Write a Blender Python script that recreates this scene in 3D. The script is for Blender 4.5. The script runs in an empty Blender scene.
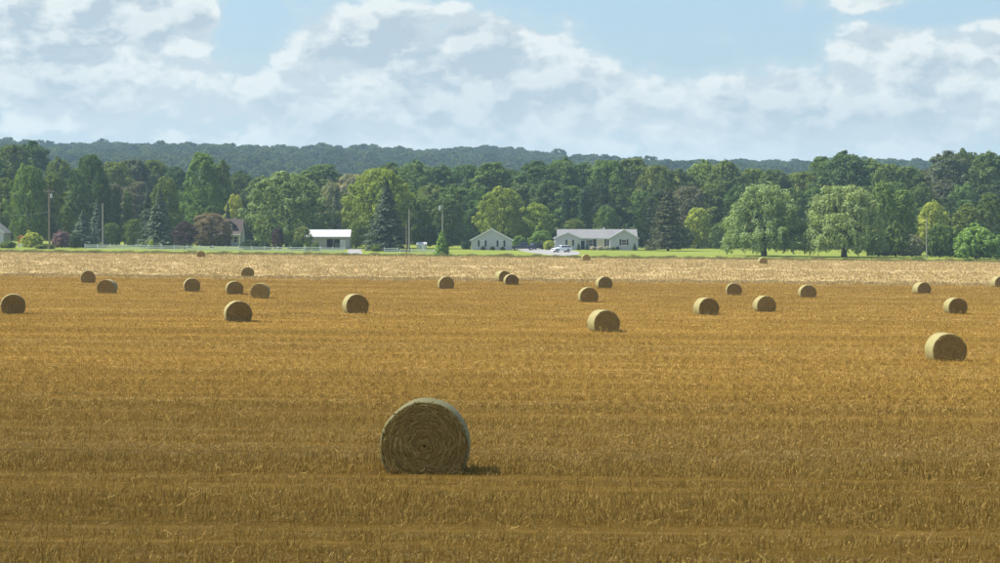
import bpy, bmesh, math, random
import numpy as np
from mathutils import Vector, Matrix

# ------------------------------------------------------------------ camera, sky, sun, exposure
SC = bpy.context.scene
COL = SC.collection
F = 2139.0            # focal length in pixels of a 1000 px wide frame
CAMZ = 12.0
PITCH = math.atan(66.5 / F)

cam_data = bpy.data.cameras.new('camera')
cam_data.sensor_width = 36.0
cam_data.lens = 36.0 * F / 1000.0
cam_data.clip_start = 0.5
cam_data.clip_end = 20000
cam = bpy.data.objects.new('camera', cam_data)
COL.objects.link(cam)
cam.location = (0, 0, CAMZ)
cam.rotation_euler = (math.pi / 2 - PITCH, 0, 0)
SC.camera = cam

SUN_EL = math.radians(53)
SUN_AZ = math.radians(-80)          # clockwise from +Y: behind the wood, to the left
SUN_VEC = Vector((math.sin(SUN_AZ) * math.cos(SUN_EL), math.cos(SUN_AZ) * math.cos(SUN_EL), math.sin(SUN_EL)))

SC.view_settings.view_transform = 'Standard'
SC.view_settings.look = 'None'
SC.view_settings.gamma = 1.0
SC.view_settings.use_curve_mapping = False
SC.view_settings.exposure = 0.85
SC.cycles.use_denoising = True
SC.cycles.max_bounces = 6
SC.cycles.diffuse_bounces = 3
SC.cycles.transparent_max_bounces = 8
SC.cycles.volume_bounces = 1

sun_data = bpy.data.lights.new('sun', 'SUN')
sun_data.energy = 5.0
sun_data.angle = math.radians(0.6)
sun_data.color = (1.0, 0.95, 0.86)
sun = bpy.data.objects.new('sun', sun_data)
COL.objects.link(sun)
sun.location = SUN_VEC * 300
sun.rotation_euler = (-SUN_VEC).to_track_quat('-Z', 'Y').to_euler()


class NT:
    """tiny node-tree helper"""
    def __init__(self, tree):
        self.t = tree
        self.n = tree.nodes
        self.l = tree.links

    def node(self, kind, **kw):
        nd = self.n.new(kind)
        for k, v in kw.items():
            setattr(nd, k, v)
        return nd

    def put(self, sock, v):
        if isinstance(v, bpy.types.NodeSocket):
            self.l.new(v, sock)
        elif v is not None:
            sock.default_value = v

    def math(self, op, a, b=None, c=None, clamp=False):
        nd = self.node('ShaderNodeMath', operation=op, use_clamp=clamp)
        self.put(nd.inputs[0], a)
        if b is not None:
            self.put(nd.inputs[1], b)
        if c is not None:
            self.put(nd.inputs[2], c)
        return nd.outputs[0]

    def vmath(self, op, a, b=None, scale=None):
        nd = self.node('ShaderNodeVectorMath', operation=op)
        self.put(nd.inputs[0], a)
        if b is not None:
            self.put(nd.inputs[1], b)
        if scale is not None:
            self.put(nd.inputs['Scale'], scale)
        return nd.outputs[0]

    def noise(self, vec, scale, detail=4, rough=0.55, dist=0.0, lac=2.0):
        nd = self.node('ShaderNodeTexNoise')
        self.put(nd.inputs['Vector'], vec)
        nd.inputs['Scale'].default_value = scale
        nd.inputs['Detail'].default_value = detail
        nd.inputs['Roughness'].default_value = rough
        nd.inputs['Distortion'].default_value = dist
        nd.inputs['Lacunarity'].default_value = lac
        return nd.outputs[0]

    def maprange(self, v, a, b, c=0.0, d=1.0, kind='LINEAR'):
        nd = self.node('ShaderNodeMapRange', interpolation_type=kind)
        self.put(nd.inputs[0], v)
        for i, q in enumerate((a, b, c, d)):
            self.put(nd.inputs[1 + i], q)
        return nd.outputs[0]

    def mix(self, fac, a, b, blend='MIX'):
        nd = self.node('ShaderNodeMix', data_type='RGBA', blend_type=blend)
        self.put(nd.inputs[0], fac)
        self.put(nd.inputs[6], a if not isinstance(a, tuple) else (*a[:3], 1))
        self.put(nd.inputs[7], b if not isinstance(b, tuple) else (*b[:3], 1))
        return nd.outputs[2]


def build_world():
    w = bpy.data.worlds.new('World')
    SC.world = w
    w.use_nodes = True
    w.cycles.sampling_method = 'MANUAL'
    w.cycles.sample_map_resolution = 256
    t = NT(w.node_tree)
    t.n.clear()
    out = t.node('ShaderNodeOutputWorld')
    bg = t.node('ShaderNodeBackground')
    STR = 0.10
    bg.inputs[1].default_value = STR
    t.l.new(bg.outputs[0], out.inputs[0])
    sky = t.node('ShaderNodeTexSky', sky_type='NISHITA')
    sky.sun_disc = False
    sky.sun_elevation = SUN_EL
    sky.sun_rotation = SUN_AZ
    sky.altitude = 200
    sky.air_density = 1.0
    sky.dust_density = 1.2
    sky.ozone_density = 1.5
    tc = t.node('ShaderNodeTexCoord')
    d = tc.outputs['Generated']
    sep = t.node('ShaderNodeSeparateXYZ')
    t.l.new(d, sep.inputs[0])
    x, y, z = sep.outputs
    u = t.math('ARCTAN2', x, y)
    k = 1.0 / STR

    def C(r, g, b):
        return (r * k, g * k, b * k)

    def field(vec):
        """billowing cumulus: broad noise, with cauliflower lobes on it"""
        big = t.noise(vec, 11.0, 3, 0.5)
        mid = t.noise(vec, 28.0, 10, 0.64)
        vo = t.node('ShaderNodeTexVoronoi', feature='F1')
        t.put(vo.inputs['Vector'], vec)
        vo.inputs['Scale'].default_value = 34.0
        vo.inputs['Detail'].default_value = 2.0
        vo.inputs['Roughness'].default_value = 0.6
        lobes = t.math('SUBTRACT', 0.62, vo.outputs['Distance'])
        s = t.math('MULTIPLY', big, 0.42)
        s = t.math('ADD', s, t.math('MULTIPLY', mid, 0.50))
        return t.math('ADD', s, t.math('MULTIPLY', lobes, 0.16))
    # a little turbulence so lobes do not look round
    nz = t.node('ShaderNodeTexNoise'); t.put(nz.inputs['Vector'], d); nz.inputs['Scale'].default_value = 60; nz.inputs['Detail'].default_value = 5
    wob = t.vmath('SCALE', t.vmath('SUBTRACT', nz.outputs[1], (0.5, 0.5, 0.5)), scale=0.012)
    p = t.vmath('ADD', t.vmath('MULTIPLY', d, (1.0, 1.0, 1.7)), wob)
    f0 = field(p)
    f1 = field(t.vmath('ADD', p, (-0.006, 0.0, 0.014)))
    # where cloud banks stand in this part of the sky (azimuth, height)
    banks = BANKS
    bias = None
    for (px, py, rx, ry, amp) in banks:
        a = t.math('DIVIDE', t.math('SUBTRACT', u, (px - 500) / F), rx / F)
        b = t.math('DIVIDE', t.math('SUBTRACT', z, (215 - py) / F), ry / F)
        r = t.math('ADD', t.math('MULTIPLY', a, a), t.math('MULTIPLY', b, b))
        g = t.math('MULTIPLY', t.math('EXPONENT', t.math('MULTIPLY', t.math('MULTIPLY', r, r), -0.7)), amp)
        bias = g if bias is None else t.math('ADD', bias, g)
    den = t.math('ADD', f0, bias)
    cover = t.maprange(den, 0.49, 0.585, 0, 1, 'SMOOTHSTEP')
    veil = t.maprange(t.math('ADD', den, t.maprange(z, 0.035, 0.075, 0.16, 0.0)), 0.36, 0.56, 0, 1, 'SMOOTHSTEP')
    lit = t.maprange(t.math('SUBTRACT', f0, f1), -0.055, 0.07, 0, 1)
    thick = t.maprange(den, 0.56, 0.80, 0, 1, 'SMOOTHSTEP')
    low = t.maprange(z, 0.025, 0.075, 0.55, 1.1)          # lower banks are farther and flatter
    light = t.math('ADD', t.math('MULTIPLY', t.math('SUBTRACT', t.math('MULTIPLY', lit, 1.0), t.math('MULTIPLY', thick, 0.62)), low), 0.34, clamp=True)
    ccol = t.mix(light, C(*GREY), C(*BRIGHT))
    zz = t.math('MAXIMUM', z, 0.0)
    low_air = t.math('EXPONENT', t.math('MULTIPLY', zz, -4.5))      # the blue pales towards the horizon
    skyc = t.mix(t.math('MULTIPLY', low_air, 0.80), sky.outputs[0], C(*BLUE))
    c1 = t.mix(t.math('MULTIPLY', t.math('MULTIPLY', veil, 0.80), t.math('EXPONENT', t.math('MULTIPLY', zz, -2.5))), skyc, C(*VEIL))
    c2 = t.mix(t.math('MULTIPLY', cover, 0.90), c1, ccol)
    # distant air low over the horizon
    hz = t.math('EXPONENT', t.math('MULTIPLY', t.math('MAXIMUM', z, 0.0), -36.0))
    c3 = t.mix(t.math('MULTIPLY', hz, 0.95), c2, C(*HORIZON))
    t.l.new(c3, bg.inputs[0])


BANKS = [(70, 8, 170, 44, .17), (150, 14, 70, 28, .12), (208, 26, 16, 20, .14), (440, 45, 110, 36, .20), (355, 36, 55, 30, .12), (545, 70, 110, 50, .16), (30, 70, 120, 45, .14),
         (160, 120, 420, 70, .15), (620, 130, 420, 55, .16), (950, 52, 130, 26, .15), (850, 38, 34, 14, .12), (865, 4, 55, 13, .20), (790, 4, 14, 14, .14), (715, 38, 22, 9, .20),
         (960, 100, 240, 48, .15), (262, 20, 50, 30, -.14), (690, 34, 95, 42, -.15), (930, 16, 60, 14, -.14), (20, 4, 40, 18, .12), (820, 46, 36, 22, -.08)]
GREY = (0.268, 0.321, 0.365)
BRIGHT = (0.492, 0.515, 0.505)
BLUE = (0.165, 0.263, 0.356)
VEIL = (0.323, 0.392, 0.428)
HORIZON = (0.373, 0.423, 0.444)
build_world()

# ------------------------------------------------------------------ helpers
RND = random.Random(7)
PI = math.pi
_pd = np.array([-300, 0, 15, 26, 40, 55, 70, 86, 103, 120, 140, 170, 200, 250, 300, 350, 400, 448, 9000], float)
_pz = np.array([1.0, 3.55, 4.0, 4.35, 4.8, 5.45, 6.05, 6.55, 6.85, 7.0, 7.15, 7.5, 7.85, 8.2, 8.42, 8.6, 8.77, 8.9, 8.9], float)
_ax = np.array([-3000, -526, -421, -210, 0, 105, 210, 315, 526, 3000], float)
_az = np.array([52, 64, 64, 60, 55, 49, 47, 45, 43, 38], float)


def prof(y):
    # smoothed piecewise profile
    w = np.clip(np.asarray(y, float) * 0.06, 0.5, 12)
    y = np.asarray(y, float)
    s = (np.interp(y - w, _pd, _pz) + np.interp(y, _pd, _pz) + np.interp(y + w, _pd, _pz)) / 3
    return np.where(y >= 448, 8.9, np.where(y > 425, np.interp(y, _pd, _pz), s))


def ground(x, y):
    """height of the land at (x, y)"""
    x = np.asarray(x, float); y = np.asarray(y, float)
    z = CAMZ - prof(y) - 0.01 * np.clip(x, -260, 260)
    t = np.clip((y - 950) / 1300, 0, 1); t = t * t * (3 - 2 * t)
    back = np.clip((y - 2300) / 2500, 0, 1)
    A = np.interp(x * 2250 / np.maximum(y, 600), _ax, _az)
    bump = 3.0 * np.sin(x * 0.0071 + y * 0.003) + 2.5 * np.sin(x * 0.013 - y * 0.0052 + 1.0) + 2.2 * np.sin(x * 0.031 + 2.0 + y * 0.011)
    return z + t * (A + bump) * (1 - 0.75 * back * back)


def gz(x, y):
    return float(ground(x, y))


def X(px, d):
    return (px - 500.0) / F * d


def top_h(px, d, ytop):
    """height a thing standing at (px, d) needs to reach the sight line at ytop"""
    return CAMZ + (215 - ytop) / F * d - gz(X(px, d), d)


def at(px, py):
    """the point of the land seen along a sight line"""
    lo, hi = 8.0, 900.0
    s = (py - 215.0) / F
    for _ in range(60):
        m = 0.5 * (lo + hi)
        if CAMZ - s * m > gz(X(px, m), m):
            lo = m
        else:
            hi = m
    return Vector((X(px, lo), lo, gz(X(px, lo), lo)))


def mesh_np(name, verts, quads=None, tris=None, smooth=False, tone=None):
    """fast mesh from numpy arrays; tone = one value per vertex"""
    me = bpy.data.meshes.new(name)
    verts = np.asarray(verts, np.float32)
    loops = []; starts = []; tot = 0
    if quads is not None and len(quads):
        q = np.asarray(quads, np.int32)
        loops.append(q.ravel()); starts.append(np.arange(len(q)) * 4); tot = len(q) * 4
    if tris is not None and len(tris):
        q = np.asarray(tris, np.int32)
        loops.append(q.ravel()); starts.append(tot + np.arange(len(q)) * 3); tot += len(q) * 3
    me.vertices.add(len(verts)); me.vertices.foreach_set('co', verts.ravel())
    if loops:
        loops = np.concatenate(loops).astype(np.int32); starts = np.concatenate(starts).astype(np.int32)
        me.loops.add(len(loops)); me.loops.foreach_set('vertex_index', loops)
        me.polygons.add(len(starts)); me.polygons.foreach_set('loop_start', starts)
        if smooth:
            me.polygons.foreach_set('use_smooth', np.ones(len(starts), bool))
    if tone is not None:
        a = me.attributes.new('tone', 'FLOAT', 'POINT')
        a.data.foreach_set('value', np.asarray(tone, np.float32))
    me.update(calc_edges=True)
    me.validate()
    return me


def link(name, me, mat=None, parent=None):
    o = bpy.data.objects.new(name, me)
    COL.objects.link(o)
    if mat is not None and me is not None and not me.materials:
        me.materials.append(mat)
    if parent is not None:
        o.parent = parent
    return o


def empty(name, loc, rz=0.0):
    o = bpy.data.objects.new(name, None)
    o.empty_display_size = 0.3
    COL.objects.link(o)
    o.location = loc
    o.rotation_euler = (0, 0, rz)
    return o


def tag(o, label=None, cat=None, group=None, kind=None):
    if label: o['label'] = label
    if cat: o['category'] = cat
    if group: o['group'] = group
    if kind: o['kind'] = kind
    return o


class MB:
    """collects boxes, prisms and tubes into one mesh"""
    def __init__(self):
        self.v = []; self.f = []

    def add(self, vs, fs):
        b = len(self.v)
        self.v += [tuple(p) for p in vs]
        self.f += [tuple(b + i for i in f) for f in fs]
        return self

    def box(self, x0, x1, y0, y1, z0, z1):
        vs = [(x0, y0, z0), (x1, y0, z0), (x1, y1, z0), (x0, y1, z0), (x0, y0, z1), (x1, y0, z1), (x1, y1, z1), (x0, y1, z1)]
        return self.add(vs, [(0, 3, 2, 1), (4, 5, 6, 7), (0, 1, 5, 4), (1, 2, 6, 5), (2, 3, 7, 6), (3, 0, 4, 7)])

    def prism_y(self, prof_xz, y0, y1):
        """profile (counter-clockwise seen from -Y) extruded along Y"""
        n = len(prof_xz)
        vs = [(x, y0, z) for x, z in prof_xz] + [(x, y1, z) for x, z in prof_xz]
        fs = [tuple(range(n)), tuple(range(2 * n - 1, n - 1, -1))]
        for i in range(n):
            j = (i + 1) % n
            fs.append((i, i + n, j + n, j))
        return self.add(vs, fs)

    def prism_x(self, prof_yz, x0, x1):
        n = len(prof_yz)
        vs = [(x0, y, z) for y, z in prof_yz] + [(x1, y, z) for y, z in prof_yz]
        fs = [tuple(range(n - 1, -1, -1)), tuple(range(n, 2 * n))]
        for i in range(n):
            j = (i + 1) % n
            fs.append((i, j, j + n, i + n))
        return self.add(vs, fs)

    def tube(self, pts, rads, n=6):
        pts = [Vector(p) for p in pts]
        b = len(self.v); k = len(pts)
        for i, p in enumerate(pts):
            d = (pts[min(i + 1, k - 1)] - pts[max(i - 1, 0)])
            d = d.normalized() if d.length > 1e-9 else Vector((0, 0, 1))
            a = d.orthogonal().normalized(); c = d.cross(a)
            for j in range(n):
                th = 2 * PI * j / n
                self.v.append(tuple(p + (a * math.cos(th) + c * math.sin(th)) * rads[i]))
        for i in range(k - 1):
            for j in range(n):
                j2 = (j + 1) % n
                self.f.append((b + i * n + j, b + i * n + j2, b + (i + 1) * n + j2, b + (i + 1) * n + j))
        self.f.append(tuple(b + j for j in range(n - 1, -1, -1)))
        self.f.append(tuple(b + (k - 1) * n + j for j in range(n)))
        return self

    def mesh(self, name, bevel=0.0, smooth=False):
        me = bpy.data.meshes.new(name)
        me.from_pydata(self.v, [], self.f)
        bm = bmesh.new(); bm.from_mesh(me)
        bmesh.ops.recalc_face_normals(bm, faces=bm.faces)
        if bevel:
            bmesh.ops.bevel(bm, geom=[e for e in bm.edges if e.calc_face_angle(0) > 0.5], offset=bevel, segments=2, affect='EDGES', profile=0.6)
        if smooth:
            for f in bm.faces: f.smooth = True
        bm.to_mesh(me); bm.free()
        return me

    def build(self, name, mat, parent=None, bevel=0.0, smooth=False):
        return link(name, self.mesh(name, bevel, smooth), mat, parent)


# ------------------------------------------------------------------ materials
def new_mat(name):
    m = bpy.data.materials.new(name)
    m.use_nodes = True
    t = NT(m.node_tree)
    t.n.clear()
    out = t.node('ShaderNodeOutputMaterial')
    return m, t, out


def plain(name, col, rough=0.7, metal=0.0, spec=0.4, var=0.12, scale=3.0, bump=0.0):
    """painted / worn surface: base colour with a little broad and fine unevenness"""
    m, t, out = new_mat(name)
    b = t.node('ShaderNodeBsdfPrincipled')
    tc = t.node('ShaderNodeTexCoord').outputs['Object']
    n = t.noise(tc, scale, 5, 0.6)
    n2 = t.noise(tc, scale * 0.17, 3, 0.5)
    f = t.math('ADD', t.math('MULTIPLY', n, 0.6), t.math('MULTIPLY', n2, 0.4))
    c = t.mix(t.maprange(f, 0.3, 0.7), tuple(v * (1 - var) for v in col), tuple(min(1, v * (1 + var)) for v in col))
    t.l.new(c, b.inputs['Base Color'])
    b.inputs['Roughness'].default_value = rough
    b.inputs['Metallic'].default_value = metal
    b.inputs['Specular IOR Level'].default_value = spec
    if bump:
        bp = t.node('ShaderNodeBump')
        bp.inputs['Strength'].default_value = bump
        bp.inputs['Distance'].default_value = 0.03
        t.l.new(n, bp.inputs['Height'])
        t.l.new(bp.outputs[0], b.inputs['Normal'])
    t.l.new(b.outputs[0], out.inputs[0])
    return m


def leaf_mat(name, translucent=0.32, fixed=None, gloss=0.0):
    """foliage: the tree's own colour, varied leaf spray by leaf spray"""
    m, t, out = new_mat(name)
    oi = t.node('ShaderNodeObjectInfo')
    at_ = t.node('ShaderNodeAttribute', attribute_name='tone')
    if fixed is None:
        base = oi.outputs['Color']
    else:
        base = t.mix(oi.outputs['Random'], fixed[0], fixed[1])
    tone = t.maprange(at_.outputs['Fac'], 0, 1, 0.62, 1.42)
    c = t.mix(1.0, base, t.node('ShaderNodeCombineColor').outputs[0], 'MULTIPLY')
    cc = c.node.inputs[7].links[0].from_node
    for i in range(3):
        t.l.new(tone, cc.inputs[i])
    # a few sprays lean to yellow
    hs = t.node('ShaderNodeHueSaturation')
    t.l.new(c, hs.inputs['Color'])
    t.l.new(t.maprange(at_.outputs['Fac'], 0, 1, 0.515, 0.485), hs.inputs['Hue'])
    c = hs.outputs[0]
    df = t.node('ShaderNodeBsdfDiffuse'); t.l.new(c, df.inputs[0])
    tr = t.node('ShaderNodeBsdfTranslucent')
    t.l.new(t.mix(1.0, c, (1.25, 1.2, 0.55), 'MULTIPLY'), tr.inputs[0])
    mx = t.node('ShaderNodeMixShader'); mx.inputs[0].default_value = translucent
    t.l.new(df.outputs[0], mx.inputs[1]); t.l.new(tr.outputs[0], mx.inputs[2])
    gl = t.node('ShaderNodeBsdfGlossy'); gl.inputs['Roughness'].default_value = 0.45
    gl.inputs['Color'].default_value = (0.8, 0.85, 0.8, 1)
    mx2 = t.node('ShaderNodeMixShader'); mx2.inputs[0].default_value = gloss
    t.l.new(mx.outputs[0], mx2.inputs[1]); t.l.new(gl.outputs[0], mx2.inputs[2])
    t.l.new(mx2.outputs[0], out.inputs[0])
    return m


def straw_mat(name, dark, light, translucent=0.2):
    m, t, out = new_mat(name)
    at_ = t.node('ShaderNodeAttribute', attribute_name='tone')
    oi = t.node('ShaderNodeObjectInfo')
    f = t.math('ADD', t.math('MULTIPLY', at_.outputs['Fac'], 0.8), t.math('MULTIPLY', oi.outputs['Random'], 0.2))
    c = t.mix(f, dark, light)
    df = t.node('ShaderNodeBsdfPrincipled'); t.l.new(c, df.inputs['Base Color'])
    df.inputs['Roughness'].default_value = 0.55
    df.inputs['Specular IOR Level'].default_value = 0.04
    tr = t.node('ShaderNodeBsdfTranslucent'); t.l.new(c, tr.inputs[0])
    mx = t.node('ShaderNodeMixShader'); mx.inputs[0].default_value = translucent
    t.l.new(df.outputs[0], mx.inputs[1]); t.l.new(tr.outputs[0], mx.inputs[2])
    t.l.new(mx.outputs[0], out.inputs[0])
    return m


def field_mat(name, dark, mid, light, row=1.0):
    """cut field: drill rows and swaths along X, patchy straw cover"""
    m, t, out = new_mat(name)
    b = t.node('ShaderNodeBsdfPrincipled')
    pos = t.node('ShaderNodeNewGeometry').outputs['Position']
    rows = t.noise(t.vmath('MULTIPLY', pos, (0.035, 1.1 * row, 0.0)), 1.0, 6, 0.62)
    swath = t.noise(t.vmath('MULTIPLY', pos, (0.006, 0.13, 0.0)), 1.0, 4, 0.55)
    patch = t.noise(t.vmath('MULTIPLY', pos, (0.03, 0.05, 0.0)), 1.0, 5, 0.6)
    tuft = t.noise(t.vmath('MULTIPLY', pos, (1.6, 2.0, 0.0)), 1.0, 5, 0.65)
    fine = t.noise(t.vmath('MULTIPLY', pos, (14, 22, 0.0)), 1.0, 3, 0.6)
    s = t.math('ADD', t.math('MULTIPLY', rows, 0.34), t.math('MULTIPLY', swath, 0.28))
    s = t.math('ADD', s, t.math('MULTIPLY', patch, 0.13))
    s = t.math('ADD', s, t.math('MULTIPLY', tuft, 0.20))
    s = t.math('ADD', s, t.math('MULTIPLY', fine, 0.05))
    c = t.mix(t.maprange(s, 0.37, 0.52), dark, mid)
    c = t.mix(t.maprange(s, 0.52, 0.66), c, light)
    t.l.new(c, b.inputs['Base Color'])
    b.inputs['Roughness'].default_value = 0.9
    b.inputs['Specular IOR Level'].default_value = 0.02
    bp = t.node('ShaderNodeBump')
    bp.inputs['Strength'].default_value = 0.6
    bp.inputs['Distance'].default_value = 0.12
    t.l.new(t.math('ADD', t.math('MULTIPLY', tuft, 0.6), t.math('MULTIPLY', rows, 0.6)), bp.inputs['Height'])
    t.l.new(bp.outputs[0], b.inputs['Normal'])
    t.l.new(b.outputs[0], out.inputs[0])
    return m


def grass_mat(name, a, b_, c_):
    m, t, out = new_mat(name)
    b = t.node('ShaderNodeBsdfPrincipled')
    pos = t.node('ShaderNodeNewGeometry').outputs['Position']
    n1 = t.noise(t.vmath('MULTIPLY', pos, (0.05, 0.09, 0.0)), 1.0, 5, 0.6)
    n2 = t.noise(t.vmath('MULTIPLY', pos, (1.1, 1.6, 0.0)), 1.0, 4, 0.6)
    n3 = t.noise(t.vmath('MULTIPLY', pos, (0.012, 0.35, 0.0)), 1.0, 2, 0.5)
    s = t.math('ADD', t.math('MULTIPLY', n1, 0.45), t.math('ADD', t.math('MULTIPLY', n2, 0.3), t.math('MULTIPLY', n3, 0.25)))
    c = t.mix(t.maprange(s, 0.38, 0.52), a, b_)
    c = t.mix(t.maprange(s, 0.53, 0.66), c, c_)
    t.l.new(c, b.inputs['Base Color'])
    b.inputs['Roughness'].default_value = 0.9
    b.inputs['Specular IOR Level'].default_value = 0.02
    t.l.new(b.outputs[0], out.inputs[0])
    return m


M = {}
M['field'] = field_mat('stubble_soil_straw', (0.065, 0.037, 0.006), (0.18, 0.105, 0.019), (0.36, 0.225, 0.057))
M['pale'] = field_mat('pale_straw_cover', (0.27, 0.19, 0.08), (0.40, 0.30, 0.145), (0.50, 0.40, 0.215), 0.7)
M['lawn'] = grass_mat('lawn_grass', (0.125, 0.16, 0.026), (0.19, 0.225, 0.045), (0.25, 0.275, 0.075))
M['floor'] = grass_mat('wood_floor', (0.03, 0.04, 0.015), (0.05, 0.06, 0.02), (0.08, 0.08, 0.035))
M['leaf'] = leaf_mat('leaves')
M['needle'] = leaf_mat('needles', 0.15)
M['farleaf'] = leaf_mat('far_leaves', 0.3, ((0.040, 0.072, 0.034), (0.105, 0.140, 0.048)), 0.0)
M['straw'] = straw_mat('cut_straw', (0.165, 0.092, 0.013), (0.80, 0.54, 0.150), 0.22)
M['residue'] = straw_mat('loose_residue', (0.42, 0.265, 0.070), (0.84, 0.61, 0.24), 0.2)
M['palestraw'] = straw_mat('pale_straw', (0.36, 0.258, 0.100), (0.60, 0.475, 0.235), 0.2)
M['weed'] = straw_mat('verge_weed', (0.17, 0.185, 0.05), (0.42, 0.35, 0.15), 0.3)
M['bark'] = plain('bark', (0.075, 0.06, 0.045), 0.95, spec=0.1, var=0.35, scale=2.5, bump=0.6)
M['palebark'] = plain('pale_bark', (0.22, 0.20, 0.17), 0.95, spec=0.1, var=0.3, scale=2.5)
M['balestraw'] = straw_mat('bale_straw', (0.16, 0.095, 0.018), (0.80, 0.57, 0.20), 0.1)
M['balecore'] = plain('bale_core', (0.14, 0.08, 0.020), 0.95, spec=0.1, var=0.4, scale=9)
M['white'] = plain('white_paint', (0.76, 0.77, 0.76), 0.55, var=0.05)
M['siding'] = plain('white_siding', (0.50, 0.50, 0.525), 0.6, var=0.04, scale=1.5)
M['trim'] = plain('white_trim', (0.80, 0.80, 0.78), 0.5, var=0.03)
M['shutter'] = plain('dark_shutter', (0.022, 0.024, 0.035), 0.6, var=0.1)
M['roofgrey'] = plain('grey_shingle', (0.21, 0.21, 0.215), 0.95, spec=0.1, var=0.14, scale=2.2)
M['roofbrown'] = plain('brown_shingle', (0.092, 0.074, 0.070), 0.95, spec=0.1, var=0.2, scale=2.2)
M['roofwhite'] = plain('white_metal_roof', (0.50, 0.50, 0.505), 0.45, var=0.04)
M['shedwall'] = plain('taupe_siding', (0.36, 0.34, 0.33), 0.7, var=0.08)
M['dark'] = plain('dark_interior', (0.02, 0.02, 0.024), 0.8)
M['cream'] = plain('cream_blind', (0.55, 0.50, 0.36), 0.7, var=0.05)
M['concrete'] = plain('pale_concrete', (0.27, 0.265, 0.255), 0.85, spec=0.2, var=0.1, scale=0.6)
M['polewood'] = plain('weathered_pole', (0.20, 0.16, 0.12), 0.9, spec=0.1, var=0.25, scale=2)
M['palepole'] = plain('silvered_pole', (0.27, 0.26, 0.235), 0.9, spec=0.1, var=0.2, scale=2)
M['grey'] = plain('galvanised', (0.48, 0.49, 0.50), 0.45, metal=0.6, var=0.08)
M['wire'] = plain('wire', (0.25, 0.26, 0.27), 0.6)
M['navy'] = plain('navy_car_paint', (0.020, 0.028, 0.060), 0.25, spec=0.6, var=0.05)
M['blackcar'] = plain('black_car_paint', (0.012, 0.013, 0.016), 0.25, spec=0.6, var=0.05)
M['whitecar'] = plain('white_car_paint', (0.80, 0.81, 0.83), 0.25, spec=0.5, var=0.02)
M['tyre'] = plain('rubber', (0.016, 0.016, 0.017), 0.85)
M['rim'] = plain('alloy', (0.50, 0.51, 0.53), 0.35, metal=0.8)
M['lamp'] = plain('lamp_lens', (0.75, 0.76, 0.76), 0.15)
M['redlamp'] = plain('tail_lens', (0.35, 0.02, 0.015), 0.2)
M['orange'] = plain('orange_plastic', (0.62, 0.20, 0.05), 0.5)
M['soil'] = plain('path', (0.3, 0.28, 0.24), 0.9)


def glass_mat():
    m, t, out = new_mat('window_glass')
    b = t.node('ShaderNodeBsdfPrincipled')
    b.inputs['Base Color'].default_value = (0.03, 0.04, 0.05, 1)
    b.inputs['Roughness'].default_value = 0.06
    b.inputs['Specular IOR Level'].default_value = 0.8
    t.l.new(b.outputs[0], out.inputs[0])
    return m


M['glass'] = glass_mat()


def wrap_mat():
    """straw seen through pale green-white net wrap: bands run round the bale"""
    m, t, out = new_mat('net_wrapped_straw')
    b = t.node('ShaderNodeBsdfPrincipled')
    tc = t.node('ShaderNodeTexCoord').outputs['Object']
    n = t.noise(t.vmath('MULTIPLY', tc, (3, 26, 3)), 1.0, 5, 0.6)
    n2 = t.noise(tc, 2.2, 4, 0.6)
    c = t.mix(t.maprange(n, 0.3, 0.7), (0.21, 0.172, 0.060), (0.34, 0.298, 0.135))
    c = t.mix(t.maprange(n2, 0.45, 0.75, 0, 0.35), c, (0.26, 0.31, 0.14))
    t.l.new(c, b.inputs['Base Color'])
    b.inputs['Roughness'].default_value = 0.6
    b.inputs['Specular IOR Level'].default_value = 0.12
    bp = t.node('ShaderNodeBump'); bp.inputs['Strength'].default_value = 0.5; bp.inputs['Distance'].default_value = 0.03
    t.l.new(n, bp.inputs['Height']); t.l.new(bp.outputs[0], b.inputs['Normal'])
    t.l.new(b.outputs[0], out.inputs[0])
    return m


M['wrap'] = wrap_mat()


# ------------------------------------------------------------------ the land
def land(name, ys, mat, nx=160, half=lambda y: 170 + 0.75 * np.abs(y), jag0=None, jag1=None):
    ys = np.asarray(ys, float)
    u = np.linspace(-1, 1, nx + 1)
    xs = u[None, :] * half(ys)[:, None]
    yy = np.repeat(ys[:, None], nx + 1, 1)
    zz = ground(xs, yy)
    v = np.stack([xs, yy, zz], -1).reshape(-1, 3)
    n = nx + 1
    i, j = np.meshgrid(np.arange(len(ys) - 1), np.arange(nx), indexing='ij')
    q = np.stack([i * n + j, i * n + j + 1, (i + 1) * n + j + 1, (i + 1) * n + j], -1).reshape(-1, 4)
    o = link(name, mesh_np(name, v, q, smooth=True), mat)
    tag(o, kind='structure')
    return o


FIELD_END, PALE_END, YARD_END = 277.0, 448.0, 620.0
land('stubble_field', np.concatenate([np.linspace(-250, 0, 20), np.linspace(2, 140, 90), np.linspace(143, FIELD_END, 60)]), M['field'])
land('pale_stubble_field', np.linspace(FIELD_END, PALE_END, 60), M['pale'])
land('yard_lawn', np.linspace(PALE_END, YARD_END, 12), M['lawn'])
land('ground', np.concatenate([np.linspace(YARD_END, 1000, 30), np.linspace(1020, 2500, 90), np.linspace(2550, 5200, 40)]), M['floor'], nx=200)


def patch(name, poly, mat, dz):
    """flat paved patch laid on the yard (the yard is a plane)"""
    pts = [at(px, py) for px, py in poly]
    mb = MB()
    mb.add([(p.x, p.y, gz(p.x, p.y) + dz) for p in pts] + [(p.x, p.y, gz(p.x, p.y) - 0.1) for p in pts],
           [tuple(range(len(pts)))] + [(i, (i + 1) % len(pts), (i + 1) % len(pts) + len(pts), i + len(pts)) for i in range(len(pts))])
    o = mb.build(name, mat)
    return tag(o, kind='structure')


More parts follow.
